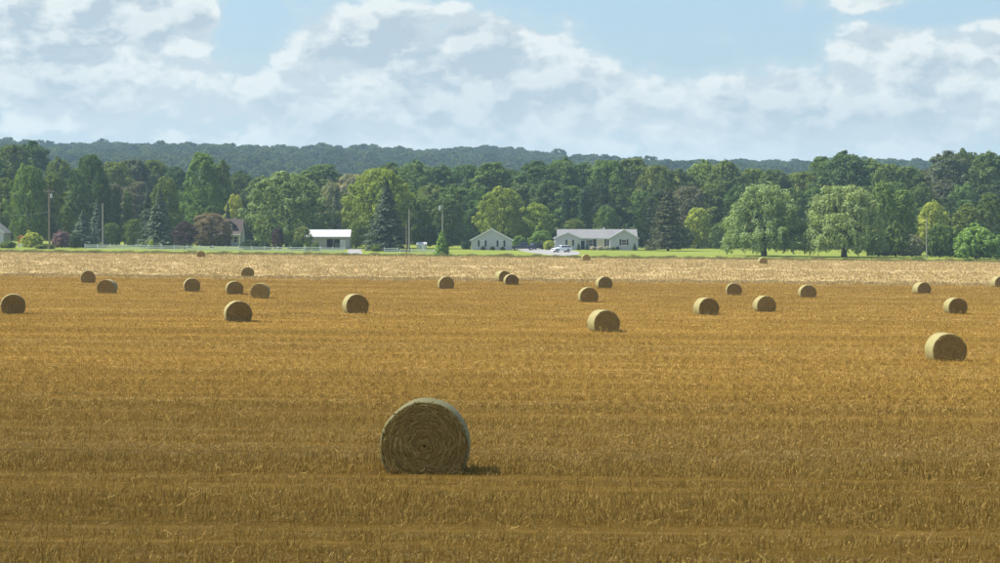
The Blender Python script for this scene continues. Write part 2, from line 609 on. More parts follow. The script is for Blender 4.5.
patch('driveway', [(512, 249.3), (540, 248.4), (557, 249.6), (576, 251.2), (580, 252.6), (579, 254.6), (566, 255.7), (546, 254.6), (524, 251.6)], M['concrete'], 0.03)
patch('driveway', [(349, 249.2), (361, 249.0), (363, 255.6), (345, 255.6)], M['concrete'], 0.03)


# ------------------------------------------------------------------ scattering by geometry nodes
def scatter(name, pts, rots, scls, idx, sources, label, cat=None):
    """points carry rotation, scale and which source to use; one 'stuff' object"""
    me = mesh_np(name, pts)
    a = me.attributes.new('rot', 'FLOAT_VECTOR', 'POINT'); a.data.foreach_set('vector', np.asarray(rots, np.float32).ravel())
    a = me.attributes.new('scl', 'FLOAT_VECTOR', 'POINT'); a.data.foreach_set('vector', np.asarray(scls, np.float32).ravel())
    a = me.attributes.new('idx', 'INT', 'POINT'); a.data.foreach_set('value', np.asarray(idx, np.int32))
    o = link(name, me)
    col = bpy.data.collections.new(name + '_kinds')
    for k, (smesh) in enumerate(sources):
        so = bpy.data.objects.new('%s_kind_%02d' % (name, k), smesh)
        col.objects.link(so)
    ng = bpy.data.node_groups.new(name + '_scatter', 'GeometryNodeTree')
    ng.interface.new_socket('Geometry', in_out='INPUT', socket_type='NodeSocketGeometry')
    ng.interface.new_socket('Geometry', in_out='OUTPUT', socket_type='NodeSocketGeometry')
    N = ng.nodes; L = ng.links
    gi = N.new('NodeGroupInput'); go = N.new('NodeGroupOutput')
    ci = N.new('GeometryNodeCollectionInfo')
    ci.inputs['Collection'].default_value = col
    ci.inputs['Separate Children'].default_value = True
    ci.inputs['Reset Children'].default_value = True
    ip = N.new('GeometryNodeInstanceOnPoints')
    ip.inputs['Pick Instance'].default_value = True

    def attr(nm, typ):
        nd = N.new('GeometryNodeInputNamedAttribute'); nd.data_type = typ
        nd.inputs[0].default_value = nm
        return nd.outputs[0]
    e2r = N.new('FunctionNodeEulerToRotation')
    L.new(attr('rot', 'FLOAT_VECTOR'), e2r.inputs[0])
    L.new(gi.outputs[0], ip.inputs['Points'])
    L.new(ci.outputs[0], ip.inputs['Instance'])
    L.new(attr('idx', 'INT'), ip.inputs['Instance Index'])
    L.new(e2r.outputs[0], ip.inputs['Rotation'])
    L.new(attr('scl', 'FLOAT_VECTOR'), ip.inputs['Scale'])
    L.new(ip.outputs[0], go.inputs[0])
    md = o.modifiers.new('scatter', 'NODES'); md.node_group = ng
    tag(o, label, cat, kind='stuff')
    return o


def frames(nrm, rng):
    """two in-plane unit vectors for every normal, turned at random"""
    r = rng.normal(size=nrm.shape)
    a = np.cross(nrm, r); a /= np.linalg.norm(a, axis=1, keepdims=True) + 1e-9
    b = np.cross(nrm, a)
    return a, b


def quads_from(c, a, b, la, lb):
    """one quad for every centre c with half-axes a*la, b*lb"""
    A = a * la[:, None]; B = b * lb[:, None]
    v = np.stack([c - A - B * 0.55, c + A * 0.25 - B, c + A + B * 0.55, c - A * 0.25 + B], 1).reshape(-1, 3)
    q = np.arange(len(c) * 4).reshape(-1, 4)
    return v, q


def straw_clump(seed, n, spread, h, wdt, lying=0.2, mat=None, lean=0.3, row=1.0):
    rng = np.random.default_rng(seed)
    base = np.zeros((n, 3)); base[:, :2] = rng.normal(size=(n, 2)) * spread * np.array([row, 1 / row])
    up = np.stack([rng.normal(size=n) * lean, rng.normal(size=n) * lean, np.ones(n)], 1)
    lie = rng.random(n) < lying
    up[lie, 2] = rng.uniform(0.0, 0.25, lie.sum()); up[lie, :2] *= 4
    up /= np.linalg.norm(up, axis=1, keepdims=True)
    ln = h * rng.uniform(0.55, 1.2, n)
    base[lie, 2] = 0.02
    side = np.cross(up, rng.normal(size=(n, 3))); side /= np.linalg.norm(side, axis=1, keepdims=True)
    s = side * (wdt * rng.uniform(0.6, 1.4, n))[:, None] * 0.5
    tip = base + up * ln[:, None]
    base[:, 2] -= 0.02
    v = np.stack([base - s, base + s, tip + s * 0.8, tip - s * 0.8], 1).reshape(-1, 3)
    tn = np.clip(rng.beta(1.1, 1.5, n) + np.where(lie, 0.2, 0), 0, 1)
    tone = np.stack([tn * 0.7, tn * 0.7, tn, tn], 1).ravel()  # bases coloured darker than tips, imitating shade low between the straws
    me = mesh_np('clump', v, np.arange(n * 4).reshape(-1, 4), tone=tone)
    me.materials.append(mat)
    return me


def build_stubble():
    rng = np.random.default_rng(11)
    P, R, S, I = [], [], [], []

    def zone(d0, d1, rowgap, along, base_idx, nidx, sc, margin, keep=1.0, res=None):
        d = d0
        while d < d1:
            hw = 0.2345 * d * margin + 1.5
            n = int(2 * hw / along)
            x = np.linspace(-hw, hw, n) + rng.normal(size=n) * along * 0.45
            y = d + rng.normal(size=n) * rowgap * 0.16 + 0.12 * np.sin(x * 0.21 + d * 3.1) + 0.10 * np.sin(x * 0.63 + d)
            # swath-wide thin and thick patches
            th = 0.5 + 0.30 * np.sin(d * 2.31 + 4.0 + 0.5 * np.sin(x * 0.05)) + 0.3 * np.sin(d * 0.83 + 5.0 + 0.5 * np.sin(x * 0.07 + 1))
            k = rng.random(n) < keep * np.clip(0.42 + 0.58 * th, 0.55 if d < 62 else 0.3, 1) * np.where(np.abs(y - 352) < 3.5, 0.12, 1.0)
            x, y = x[k], y[k]
            P.append(np.stack([x, y, ground(x, y)], 1))
            m = len(x)
            R.append(np.stack([rng.normal(size=m) * 0.08, rng.normal(size=m) * 0.08, PI * rng.integers(0, 2, m) + rng.normal(size=m) * 0.08], 1))
            s = sc * rng.uniform(0.7, 1.3, m) * (0.92 + 0.16 * np.sin(d * 2.31 + 4.0) + 0.14 * np.sin(d * 0.83 + 5.0))
            S.append(np.stack([s, s, s * rng.uniform(0.75, 1.15, m)], 1))
            ii = base_idx + rng.integers(0, nidx, m)
            if res is not None:
                # windrow and wheel-track lines: long straight bands of pale loose straw among the upright stubble
                w = 0.5 * np.sin(x * 0.031 + 0.4) + 0.25 * np.sin(x * 0.11 + 1.7)
                b = 0.34 * np.sin(y * 5.2 + w) + 0.38 * np.sin(y * 2.31 + 1.0 + w) + 0.40 * np.sin(y * 0.83 + 2.0 + w * 0.7) + 0.40 * np.sin(y * 0.29 + 0.5 + 0.4 * w) + 0.35 * np.sin(y * 0.113 + 2.2)
                pb = np.clip(0.08 + 0.45 * b, 0.01, 0.85)
                ii = np.where(rng.random(m) < pb, res + rng.integers(0, 3, m), ii)
            I.append(ii)
            d += rowgap * rng.uniform(0.85, 1.15)
    src = []
    for k in range(6): src.append(straw_clump(100 + k, 13, 0.055, 0.095, 0.0075, 0.2, M['straw'], 0.32, 1.3))
    for k in range(3): src.append(straw_clump(120 + k, 12, 0.14, 0.17, 0.009, 0.9, M['straw'], 0.3))
    for k in range(4): src.append(straw_clump(140 + k, 34, 0.14, 0.10, 0.012, 0.25, M['straw'], 0.4, 1.9))
    RES = 17
    for k in range(4): src.append(straw_clump(160 + k, 60, 0.34, 0.10, 0.022, 0.3, M['straw'], 0.45, 2.2))
    for k in range(3): src.append(straw_clump(180 + k, 13, 0.08, 0.10, 0.008, 0.65, M['residue'], 0.4, 1.6))
    for k in range(3): src.append(straw_clump(185 + k, 30, 0.16, 0.10, 0.012, 0.6, M['residue'], 0.4, 2.0))
    for k in range(3): src.append(straw_clump(190 + k, 56, 0.36, 0.10, 0.022, 0.6, M['residue'], 0.45, 2.4))
    zone(20, 62, 0.19, 0.12, 0, 6, 1.0, 1.25, res=17)
    zone(21, 62, 0.85, 0.75, 6, 3, 1.0, 1.25)
    zone(62, 128, 0.36, 0.42, 9, 4, 1.05, 1.15, res=20)
    zone(128, 277, 0.75, 1.25, 13, 4, 1.0, 1.1, res=23)
    scatter('stubble', np.concatenate(P), np.concatenate(R), np.concatenate(S), np.concatenate(I), src,
            'rows of short golden cut straw covering the near field', 'stubble')
    P, R, S, I = [], [], [], []
    src = []
    for k in range(5): src.append(straw_clump(200 + k, 46, 0.5, 0.27, 0.06, 0.45, M['palestraw'], 0.5))
    zone(276, 447, 2.2, 1.7, 0, 5, 1.15, 1.1, 0.9)
    # ragged near edge
    n = 2600
    x = rng.uniform(-80, 80, n); y = 274.5 + np.abs(rng.normal(size=n)) * -3.2 + 2.6 * np.sin(x * 0.6) + 2.2 * np.sin(x * 1.7)
    P.append(np.stack([x, y, ground(x, y)], 1)); R.append(np.stack([np.zeros(n), np.zeros(n), rng.uniform(0, 6.28, n)], 1))
    s = rng.uniform(0.5, 1.2, n); S.append(np.stack([s, s, s], 1)); I.append(rng.integers(0, 5, n))
    scatter('pale_straw', np.concatenate(P), np.concatenate(R), np.concatenate(S), np.concatenate(I), src,
            'loose pale cut straw covering the strip before the yards', 'straw')


build_stubble()


def build_verge():
    rng = np.random.default_rng(23)
    src = []
    for k in range(4): src.append(straw_clump(300 + k, 60, 0.38, 0.55, 0.05, 0.05, M['weed'], 0.3))
    n = 5200
    x = rng.uniform(-135, 135, n)
    y = 449.5 + np.abs(rng.normal(size=n)) * 4.0
    k = rng.random(n) < np.where(x < 20, 1.0, 0.8)
    x, y = x[k], y[k]
    n = len(x)
    clus = 0.6 + 0.5 * np.clip(np.sin(x * 1.37) * np.sin(x * 0.43 + 1) + np.sin(x * 3.1 + 2) * 0.5, 0, 1)
    s = rng.uniform(0.6, 1.2, n) * clus
    scatter('verge_weeds', np.stack([x, y, ground(x, y)], 1), np.stack([np.zeros(n), np.zeros(n), rng.uniform(0, 6.28, n)], 1),
            np.stack([s, s, s * rng.uniform(0.6, 1.2, n)], 1), rng.integers(0, 4, n), src,
            'tan and green weeds growing along the far edge of the field', 'weeds')


build_verge()

# ------------------------------------------------------------------ straw bales
BR, BL, BCUT = 0.82, 1.5, -0.53


def bale_ring(seed):
    rng = np.random.default_rng(seed)
    n = 72
    th = np.linspace(0, 2 * PI, n, endpoint=False)
    r = BR * (1 + 0.010 * np.sin(3 * th + rng.uniform(0, 6)) + 0.006 * np.sin(7 * th + rng.uniform(0, 6)))
    x = r * np.sin(th) * 1.01; z = r * np.cos(th)
    # settled: flattened foot, slight bulge above it
    low = z < BCUT
    x = np.where(low, x * (1 + 0.10 * (BCUT - z) / BR), x)
    x = x * (1 + 0.02 * np.clip(-z / BR, 0, 1))
    z = np.maximum(z, BCUT) - BCUT
    return x, z, n


def make_bale_meshes(seed):
    rng = np.random.default_rng(seed)
    x, z, n = bale_ring(seed)
    ys = [-BL / 2 - 0.004, -BL / 2 - 0.006, -BL / 2 + 0.03, -BL / 2 + 0.12, -0.45, -0.3, -0.12, 0.0, 0.15, 0.32, 0.48, BL / 2 - 0.12, BL / 2 - 0.03, BL / 2 + 0.006, BL / 2 + 0.004]
    rs = [0.945, 0.965, 0.993] + [1.0 + 0.008 * rng.normal() for _ in ys[3:-3]] + [0.993, 0.965, 0.945]
    cz = -BCUT
    V = []
    for yy, q in zip(ys, rs):
        zz = np.maximum(cz + (z - cz) * q, 0) if q < 1 else np.maximum(cz + (z - cz) * q, 0)
        V.append(np.stack([x * q, np.full(n, yy) + rng.normal(size=n) * 0.004, zz], 1))
    V = np.concatenate(V)
    i, j = np.meshgrid(np.arange(len(ys) - 1), np.arange(n), indexing='ij')
    j2 = (j + 1) % n
    q = np.stack([i * n + j, i * n + j2, (i + 1) * n + j2, (i + 1) * n + j], -1).reshape(-1, 4)
    wrap = mesh_np('net_wrap', V, q, smooth=True); wrap.materials.append(M['wrap'])
    # core behind the straw ends: closed drum
    Vc = []
    for yy in (-BL / 2 + 0.012, BL / 2 - 0.012):
        Vc.append(np.stack([x * 0.955, np.full(n, yy), np.maximum(cz + (z - cz) * 0.955, 0.01)], 1))
    Vc.append(np.array([[0, -BL / 2 + 0.012, cz], [0, BL / 2 - 0.012, cz]]))
    Vc = np.concatenate(Vc)
    j = np.arange(n); j2 = (j + 1) % n
    tr = np.concatenate([np.stack([j, j2, np.full(n, 2 * n)], 1), np.stack([n + j2, n + j, np.full(n, 2 * n + 1)], 1)])
    core = mesh_np('straw_core', Vc, np.stack([j, n + j, n + j2, j2], 1), tr); core.materials.append(M['balecore'])

    def end_mesh(sd):
        g = np.random.default_rng(sd)
        m = 4200
        rad = np.sqrt(g.uniform(0.002, 1, m)) * BR * 0.93
        # wound layers: denser and paler every few centimetres
        th = g.uniform(0, 2 * PI, m)
        lay = np.sin(rad * 58 + 1.6 * np.sin(rad * 17 + 2 * th) + 1.2 * np.sin(th * 3)) * 0.3 + 0.6
        ln = g.uniform(0.05, 0.17, m) * np.clip(rad / 0.35, 0.45, 1)
        wd = g.uniform(0.004, 0.010, m)
        ang = g.normal(size=m) * 0.34
        P0 = np.stack([rad * np.sin(th), np.zeros(m), rad * np.cos(th)], 1)
        T = np.stack([np.cos(th + ang), g.normal(size=m) * 0.07, -np.sin(th + ang)], 1)
        Rr = np.stack([np.sin(th + ang), g.normal(size=m) * 0.3, np.cos(th + ang)], 1)
        P0[:, 1] = -0.012 - g.uniform(0, 0.03, m) * (0.3 + 0.7 * lay)
        P0[:, 2] += cz
        # keep inside the flattened foot
        P0[:, 2] = np.maximum(P0[:, 2], 0.02 + g.uniform(0, 0.05, m))
        A = T * ln[:, None]; B = Rr * wd[:, None]
        bend = np.stack([-np.sin(th), np.zeros(m), -np.cos(th)], 1) * (ln ** 2 / np.maximum(rad, 0.08) / 2)[:, None]
        v = np.stack([P0 - A + bend - B, P0 - B, P0 + B, P0 - A + bend + B, P0 + A + bend - B, P0 + A + bend + B], 1).reshape(-1, 3)
        b = np.arange(m) * 6
        q = np.concatenate([np.stack([b, b + 1, b + 2, b + 3], 1), np.stack([b + 1, b + 4, b + 5, b + 2], 1)])
        tone = np.repeat(np.clip(0.05 + 0.6 * g.random(m) ** 1.5 * (0.35 + 0.65 * lay) + 0.4 * (g.random(m) < 0.10), 0, 1), 6)
        me = mesh_np('straw_end', v, q, tone=tone); me.materials.append(M['balestraw'])
        return me
    # tufts pressed out at the foot
    g = np.random.default_rng(seed + 9)
    m = 260
    fx = g.uniform(-0.62, 0.62, m); fy = np.where(g.random(m) < 0.7, -BL / 2, BL / 2)
    up = np.stack([g.normal(size=m) * 0.8, np.sign(fy) * g.uniform(0.1, 0.9, m), g.uniform(0.1, 0.8, m)], 1)
    up /= np.linalg.norm(up, axis=1, keepdims=True)
    base = np.stack([fx, fy * 0.99, g.uniform(0.0, 0.05, m)], 1)
    sd = np.cross(up, g.normal(size=(m, 3))); sd /= np.linalg.norm(sd, axis=1, keepdims=True); sd *= 0.006
    tip = base + up * g.uniform(0.06, 0.22, m)[:, None]
    v = np.stack([base - sd, base + sd, tip + sd, tip - sd], 1).reshape(-1, 3)
    foot = mesh_np('loose_straw', v, np.arange(m * 4).reshape(-1, 4), tone=np.repeat(g.random(m), 4)); foot.materials.append(M['balestraw'])
    return wrap, core, end_mesh(seed + 1), end_mesh(seed + 2), foot


BALE_SETS = [make_bale_meshes(400 + 10 * k) for k in range(3)]
BALES = [
    (425.5, 475, 0.2, 1.00, 'largest round straw bale in the foreground, spiral end facing the camera'),
    (13, 314, 13, 1.04, 'round straw bale nearest the left edge of the picture'),
    (88, 283, 11, 1.02, 'round bale just before the pale strip, below the white fence end at left'),
    (107, 293.5, -2, 1.04, 'round straw bale with a pale right rim, just right of the smaller left bale'),
    (191.5, 291.5, 11, 1.0, 'round straw bale standing alone below the purple-leaved tree'),
    (237.5, 322, 13, 1.05, 'nearest of the four clustered bales at left of centre'),
    (234.5, 294.5, 11, 1.0, 'left one of the two middle bales in the cluster of four'),
    (260, 298.5, 2, 1.03, 'right one of the two middle bales in the cluster of four'),
    (247.5, 277.5, 7, 1.0, 'farthest bale of the cluster of four, on the pale strip edge'),
    (201, 257.6, 8, 0.98, 'tiny far bale by the fence in front of the brown-leaved tree'),
    (355.5, 313.5, 16, 1.05, 'round straw bale with bright left side, alone below the shed and spruce'),
    (446, 289, 7.5, 1.0, 'round straw bale below the small cone-shaped evergreen'),
    (503, 281.6, 20, 1.0, 'bale half hidden behind its neighbour, below the grey gabled garage'),
    (511, 285, 8, 0.98, 'front bale of the overlapping pair below the grey gabled garage'),
    (588, 302.5, 6, 1.02, 'middle bale of three below the ranch house driveway'),
    (604, 288.3, 9, 1.0, 'smallest of the three bales below the ranch house, beside the pale strip'),
    (603.5, 332, 14, 1.0, 'nearest of the bales below the ranch house, bright left side'),
    (586, 261, 6, 0.96, 'tiny far bale at the lawn edge before the ranch house'),
    (706.5, 315, 12, 0.98, 'straw bale with bright left side, left of the pair before the first willow'),
    (764.5, 312, 7, 0.97, 'straw bale right of the pair, straight below the first willow'),
    (734, 295.3, -2, 0.97, 'small bale behind and between the pair before the first willow'),
    (762.5, 264.3, 8, 0.96, 'tiny far bale beside the trunk of the first willow'),
    (807.5, 297.5, 2, 0.97, 'small bale below the second willow'),
    (922, 294, 11, 0.97, 'small bale close before the pale strip at right, below the thin pole'),
    (955.5, 313.7, 6, 0.95, 'middle-sized bale near the right edge, behind the large right bale'),
    (946, 361.5, 3, 1.0, 'second largest bale, with a broad pale left side, near the right edge'),
    (999, 287.3, 9, 0.98, 'bale cut off by the right edge of the picture'),
]
for k, (px, py, rot, s, lab) in enumerate(BALES):
    p = at(px, py)
    p.y += 0.75 * s
    p.x = X(px, p.y)
    p.z = gz(p.x, p.y)
    root = empty('straw_bale', (p.x, p.y, p.z - 0.015), math.radians(rot))
    root.scale = (s * RND.uniform(0.985, 1.03), s * RND.uniform(0.94, 1.04), s * RND.uniform(0.95, 1.03)) if k else (s, s, s)
    root.rotation_euler.y = math.radians(RND.uniform(-2.5, 2.5)) if k else 0.0
    root.rotation_euler.x = math.atan((gz(p.x, p.y + 1) - gz(p.x, p.y - 1)) / 2)
    tag(root, lab, 'straw bale', 'round straw bales left on the field')
    w, c, e1, e2, ft = BALE_SETS[0 if k == 0 else RND.randrange(3)]
    link('net_wrap', w, None, root)
    link('straw_core', c, None, root)
    a = link('straw_end', e1, None, root); a.location = (0, -BL / 2, 0)
    b = link('straw_end', e2, None, root); b.location = (0, BL / 2, 0); b.rotation_euler = (0, 0, PI)
    tag(link('loose_straw', ft, None, root), kind='stuff')


# ------------------------------------------------------------------ trees
def leaves_mesh(name, C, N, size, rng, tone, mat, aspect=1.5):
    a, b = frames(N, rng)
    la = size * aspect ** 0.5 * 0.5; lb = size / aspect ** 0.5 * 0.5
    v, q = quads_from(C, a, b, la, lb)
    me = mesh_np(name, v, q, tone=np.repeat(tone, 4))
    me.materials.append(mat)
    return me


def gen_broadleaf(seed, H=18, W=15, nclump=64, leaves=130, leaf=0.46, base=0.12, power=0.62, peak=0.85, rc=(1.0, 1.9), flat=0.8, mat='leaf', bark='bark', foot=0.62, lobe=1.0):
    rng = np.random.default_rng(seed)
    lob = rng.uniform(0, 6.28, 4)
    sc = W / 15.0
    sub = 4
    nl = max(8, nclump // sub)
    LR = rng.uniform(1.15, 2.1, nl) * sc ** 0.75 * lobe      # foliage masses, each a dome of leaf sprays
    C, RC, LN = [], [], []
    for k in range(nl):
        t = ((k + rng.random()) / nl) ** 0.92
        tw = 0.36
        r = W / 2 * (foot + (1 - foot) * math.sin(PI / 2 * t / tw) if t < tw else max(0.04, 1 - ((t - tw) / (1.02 - tw)) ** 2) ** power)
        th = k * 2.39996 + rng.normal() * 0.35
        r *= 1 + 0.10 * math.sin(2 * th + lob[0]) + 0.08 * math.sin(3 * th + lob[1] + 5 * t) + 0.09 * rng.normal()
        q = 0.42 + 0.58 * math.sqrt(rng.random())
        rr = max(0.25 * r, r - LR[k] * 0.75) * q
        z = H * base + LR[k] * 0.5 + (H * (1 - base) - LR[k] * 1.3) * t + rng.normal() * 0.25
        lc = np.array([rr * math.cos(th), rr * math.sin(th), z])
        outw = np.array([math.cos(th), math.sin(th), 0.0])
        for j in range(sub):
            d = rng.normal(size=3) + outw * 0.5 + np.array([0, 0, 0.55]); d /= np.linalg.norm(d)
            C.append(lc + d * LR[k] * rng.uniform(0.35, 0.7) * np.array([1, 1, 0.75])); RC.append(LR[k] * rng.uniform(0.34, 0.52) * rc[0]); LN.append(k)
    C = np.array(C); nclump = len(C)
    ltone = np.clip(rng.normal(0.5, 0.14, nl), 0.15, 0.9)
    P, Nn, S, T = [], [], [], []
    for k in range(nclump):
        m = int(leaves * rng.uniform(0.65, 1.3))
        d = rng.normal(size=(m, 3)); d /= np.linalg.norm(d, axis=1, keepdims=True)
        r = RC[k] * (0.5 + 0.85 * rng.random(m) ** 0.9)
        p = d * r[:, None]; p[:, 2] *= flat
        out = C[k] - np.array([0, 0, H * 0.5]); out = out / (np.linalg.norm(out) + 1e-6)
        nn = d * 1.1 + out * 0.30 + rng.normal(size=(m, 3)) * 0.34 + np.array([0, 0, 0.3])
        nn /= np.linalg.norm(nn, axis=1, keepdims=True)
        P.append(C[k] + p); Nn.append(nn); S.append(leaf * rng.uniform(0.6, 1.35, m))
        T.append(np.clip(ltone[LN[k]] + rng.normal(0, 0.06) + rng.normal(size=m) * 0.13, 0, 1))
    m = int(leaves * nclump * 0.22)                     # inner leaves that close the crown
    u = rng.random(m); rr = np.where(u < 0.36, foot + (1 - foot) * np.sin(PI / 2 * u / 0.36), np.maximum(0.04, 1 - ((u - 0.36) / 0.66) ** 2) ** power) * W / 2 * 0.88 * np.sqrt(rng.random(m))
    th = rng.uniform(0, 2 * PI, m)
    P.append(np.stack([rr * np.cos(th), rr * np.sin(th), H * (base + (0.96 - base) * u)], 1))
    nn = rng.normal(size=(m, 3)) + np.array([0, 0, 0.4]); Nn.append(nn / np.linalg.norm(nn, axis=1, keepdims=True))
    S.append(leaf * rng.uniform(0.8, 1.5, m)); T.append(np.clip(rng.normal(0.45, 0.12, m), 0, 1))
    P = np.concatenate(P); keep = P[:, 2] > 0.15
    Nn = np.concatenate(Nn); S = np.concatenate(S); T = np.concatenate(T)
    crown = leaves_mesh('crown', P[keep], Nn[keep], S[keep], rng, T[keep], M[mat])
    mb = MB()
    R0 = 0.028 * H * (W / H / 0.85) ** 0.5
    lean = rng.normal(size=2) * 0.3
    tp = [(0, 0, -0.3), (0, 0, 0.15 * H), (lean[0] * 0.6, lean[1] * 0.6, 0.38 * H), (lean[0], lean[1], 0.62 * H), (lean[0] * 1.3, lean[1] * 1.3, 0.86 * H)]
    mb.tube(tp, [R0 * 1.35, R0, R0 * 0.75, R0 * 0.45, R0 * 0.12], 7)
    for k in rng.permutation(nclump)[:26]:
        e = Vector(C[k])
        zs = max(0.12 * H, min(0.75 * H, e.z - 0.22 * H - 0.25 * math.hypot(e.x, e.y)))
        s = Vector((lean[0] * zs / H, lean[1] * zs / H, zs))
        mid = s.lerp(e, 0.5) + Vector((0, 0, -0.06 * (e - s).length)) + Vector(rng.normal(size=3)) * 0.25
        r = R0 * 0.38
        mb.tube([s, mid, e], [r, r * 0.6, r * 0.15], 5)
    trunk = mb.mesh('trunk', smooth=True); trunk.materials.append(M[bark])
    return dict(H=H, W=W, crown=crown, trunk=trunk)


def gen_conifer(seed, H=14, W=7, layers=34, per=11, sprays=20, droop=0.35, base=0.02, jitter=0.12, size=0.42, power=0.92, loose=0.0):
    rng = np.random.default_rng(seed)
    P, N, S, T = [], [], [], []
    mb = MB()
    mb.tube([(0, 0, -0.3), (0, 0, H * 0.5), (0, 0, H * 0.97)], [0.022 * H, 0.012 * H, 0.002 * H], 7)
    for i in range(layers):
        t = base + (1 - base) * ((i + rng.uniform(-.3, .3)) / layers)
        z0 = H * max(t, 0.015)
        r = W / 2 * max(0.02, (1 - t)) ** power * min(1.0, 0.75 + t * 2.5)
        npb = max(4, int(per * (0.5 + 0.5 * r / (W / 2))))
        for k in range(npb):
            th = rng.uniform(0, 2 * PI)
            L = r * (1 + rng.normal() * jitter)
            if loose and rng.random() < loose: L *= rng.uniform(0.4, 1.25)
            m = max(4, int(sprays * (0.35 + 0.65 * L / (W / 2))))
            u = rng.random(m) ** 0.65
            tip = 0.10 * L
            zz = z0 - droop * L * u * u + 0.12 * L * u + tip * (u > 0.85) * 0.4 + rng.normal(size=m) * 0.12
            sp = rng.normal(size=m) * (0.16 * L * (1.05 - u) + 0.10)
            x = np.cos(th) * L * u - np.sin(th) * sp
            y = np.sin(th) * L * u + np.cos(th) * sp
            P.append(np.stack([x, y, np.maximum(zz, 0.1)], 1))
            nn = np.stack([np.cos(th) * 0.55 + rng.normal(size=m) * 0.4, np.sin(th) * 0.55 + rng.normal(size=m) * 0.4, 0.75 + rng.normal(size=m) * 0.3], 1)
            N.append(nn / np.linalg.norm(nn, axis=1, keepdims=True))
            S.append(size * rng.uniform(0.6, 1.3, m)); T.append(np.clip(rng.normal(0.45, 0.12) + 0.25 * (u - 0.5) + rng.normal(size=m) * 0.12, 0, 1))
            if i % 3 == 0 and k < 5 and L > 0.5:
                mb.tube([(0, 0, z0), (math.cos(th) * L * 0.5, math.sin(th) * L * 0.5, z0 - droop * L * .2), (math.cos(th) * L * 0.9, math.sin(th) * L * 0.9, z0 - droop * L * .7)], [0.05, 0.03, 0.01], 4)
    m = 30   # leader
    P.append(np.stack([rng.normal(size=m) * 0.08, rng.normal(size=m) * 0.08, H * rng.uniform(0.94, 1.0, m)], 1))
    nn = rng.normal(size=(m, 3)); N.append(nn / np.linalg.norm(nn, axis=1, keepdims=True)); S.append(np.full(m, size * 0.7)); T.append(np.full(m, 0.5))
    crown = leaves_mesh('crown', np.concatenate(P), np.concatenate(N), np.concatenate(S), rng, np.concatenate(T), M['needle'], 2.2)
    trunk = mb.mesh('trunk', smooth=True); trunk.materials.append(M['bark'])
    return dict(H=H, W=W, crown=crown, trunk=trunk)


def gen_willow(seed, H=17, W=18):
    rng = np.random.default_rng(seed)
    P, N, S, T = [], [], [], []
    # big limbs arch over; each carries rounded plumes and hanging strands
    nl = 150
    heads = []
    for k in range(nl):
        t = ((k + rng.random()) / nl) ** 1.3
        th = k * 2.39996 + rng.normal() * 0.3
        rr = W / 2 * math.sin(math.acos(max(-1, min(1, 1 - 1.06 * (1 - t))))) * rng.uniform(0.72, 1.0) if t > 0.02 else W / 2 * 0.95
        zz = H * (0.15 + 0.79 * t) + rng.normal() * 0.4
        q = 0.40 + 0.55 * math.sqrt(rng.random())
        heads.append(((W / 2) * math.sqrt(max(0.03, 1 - (t * 0.97) ** 2)) * q * math.cos(th), (W / 2) * math.sqrt(max(0.03, 1 - (t * 0.97) ** 2)) * q * math.sin(th), zz))
    for c in heads:
        c = np.array(c)
        m = 130; R = rng.uniform(1.05, 1.85)
        d = rng.normal(size=(m, 3)); d /= np.linalg.norm(d, axis=1, keepdims=True)
        p = c + d * (R * (0.4 + 0.6 * rng.random(m)))[:, None] * np.array([1, 1, 0.8])
        nn = d + rng.normal(size=(m, 3)) * 0.5 + np.array([0, 0, 0.4])
        P.append(p); N.append(nn / np.linalg.norm(nn, axis=1, keepdims=True)); S.append(rng.uniform(0.28, 0.52, m))
        tn = rng.normal(0.52, 0.10); T.append(np.clip(tn + rng.normal(size=m) * 0.12, 0, 1))
        for _ in range(5):
            a0 = rng.uniform(0, 2 * PI); rr = R * rng.uniform(0.5, 1.1)
            o = np.array([math.cos(a0), math.sin(a0), 0])
            L = min(c[2] - rng.uniform(0.3, 1.8), rng.uniform(1.0, 3.4))
            if L < 0.8: continue
            n = int(L / 0.24)
            u = np.linspace(0, 1, n)
            outw = c * np.array([1, 1, 0]); outw = outw / (np.linalg.norm(outw) + 1e-6)
            pp = c + o * rr + outw * (0.5 * u * (1 - u) * 2)[:, None] * 0.8 + np.stack([rng.normal(size=n) * 0.13, rng.normal(size=n) * 0.13, 0.2 - L * u], 1)
            nn = o + outw * 0.5 + rng.normal(size=(n, 3)) * 0.5 + np.array([0, 0, 0.2])
            P.append(pp); N.append(nn / np.linalg.norm(nn, axis=1, keepdims=True)); S.append(rng.uniform(0.28, 0.5, n))
            T.append(np.clip(tn + rng.normal(size=n) * 0.12, 0, 1))
    P = np.concatenate(P); ok = P[:, 2] > 0.3
    crown = leaves_mesh('crown', P[ok], np.concatenate(N)[ok], np.concatenate(S)[ok], rng, np.concatenate(T)[ok], M['leaf'], 1.7)
    mb = MB()
    mb.tube([(0, 0, -0.4), (0.05, 0, 1.6), (0.25, 0.1, 4.2)], [0.75, 0.55, 0.48], 9)
    for k in range(0, nl, 4):
        e = Vector(heads[k]); s = Vector((0.22, 0.1, 3.4 + rng.random()))
        mid = s.lerp(e, 0.55) + Vector((0, 0, 0.14 * (e - s).length))
        mb.tube([s, mid, e], [0.27, 0.16, 0.05], 6)
    trunk = mb.mesh('trunk', smooth=True); trunk.materials.append(M['bark'])
    return dict(H=H, W=W, crown=crown, trunk=trunk)


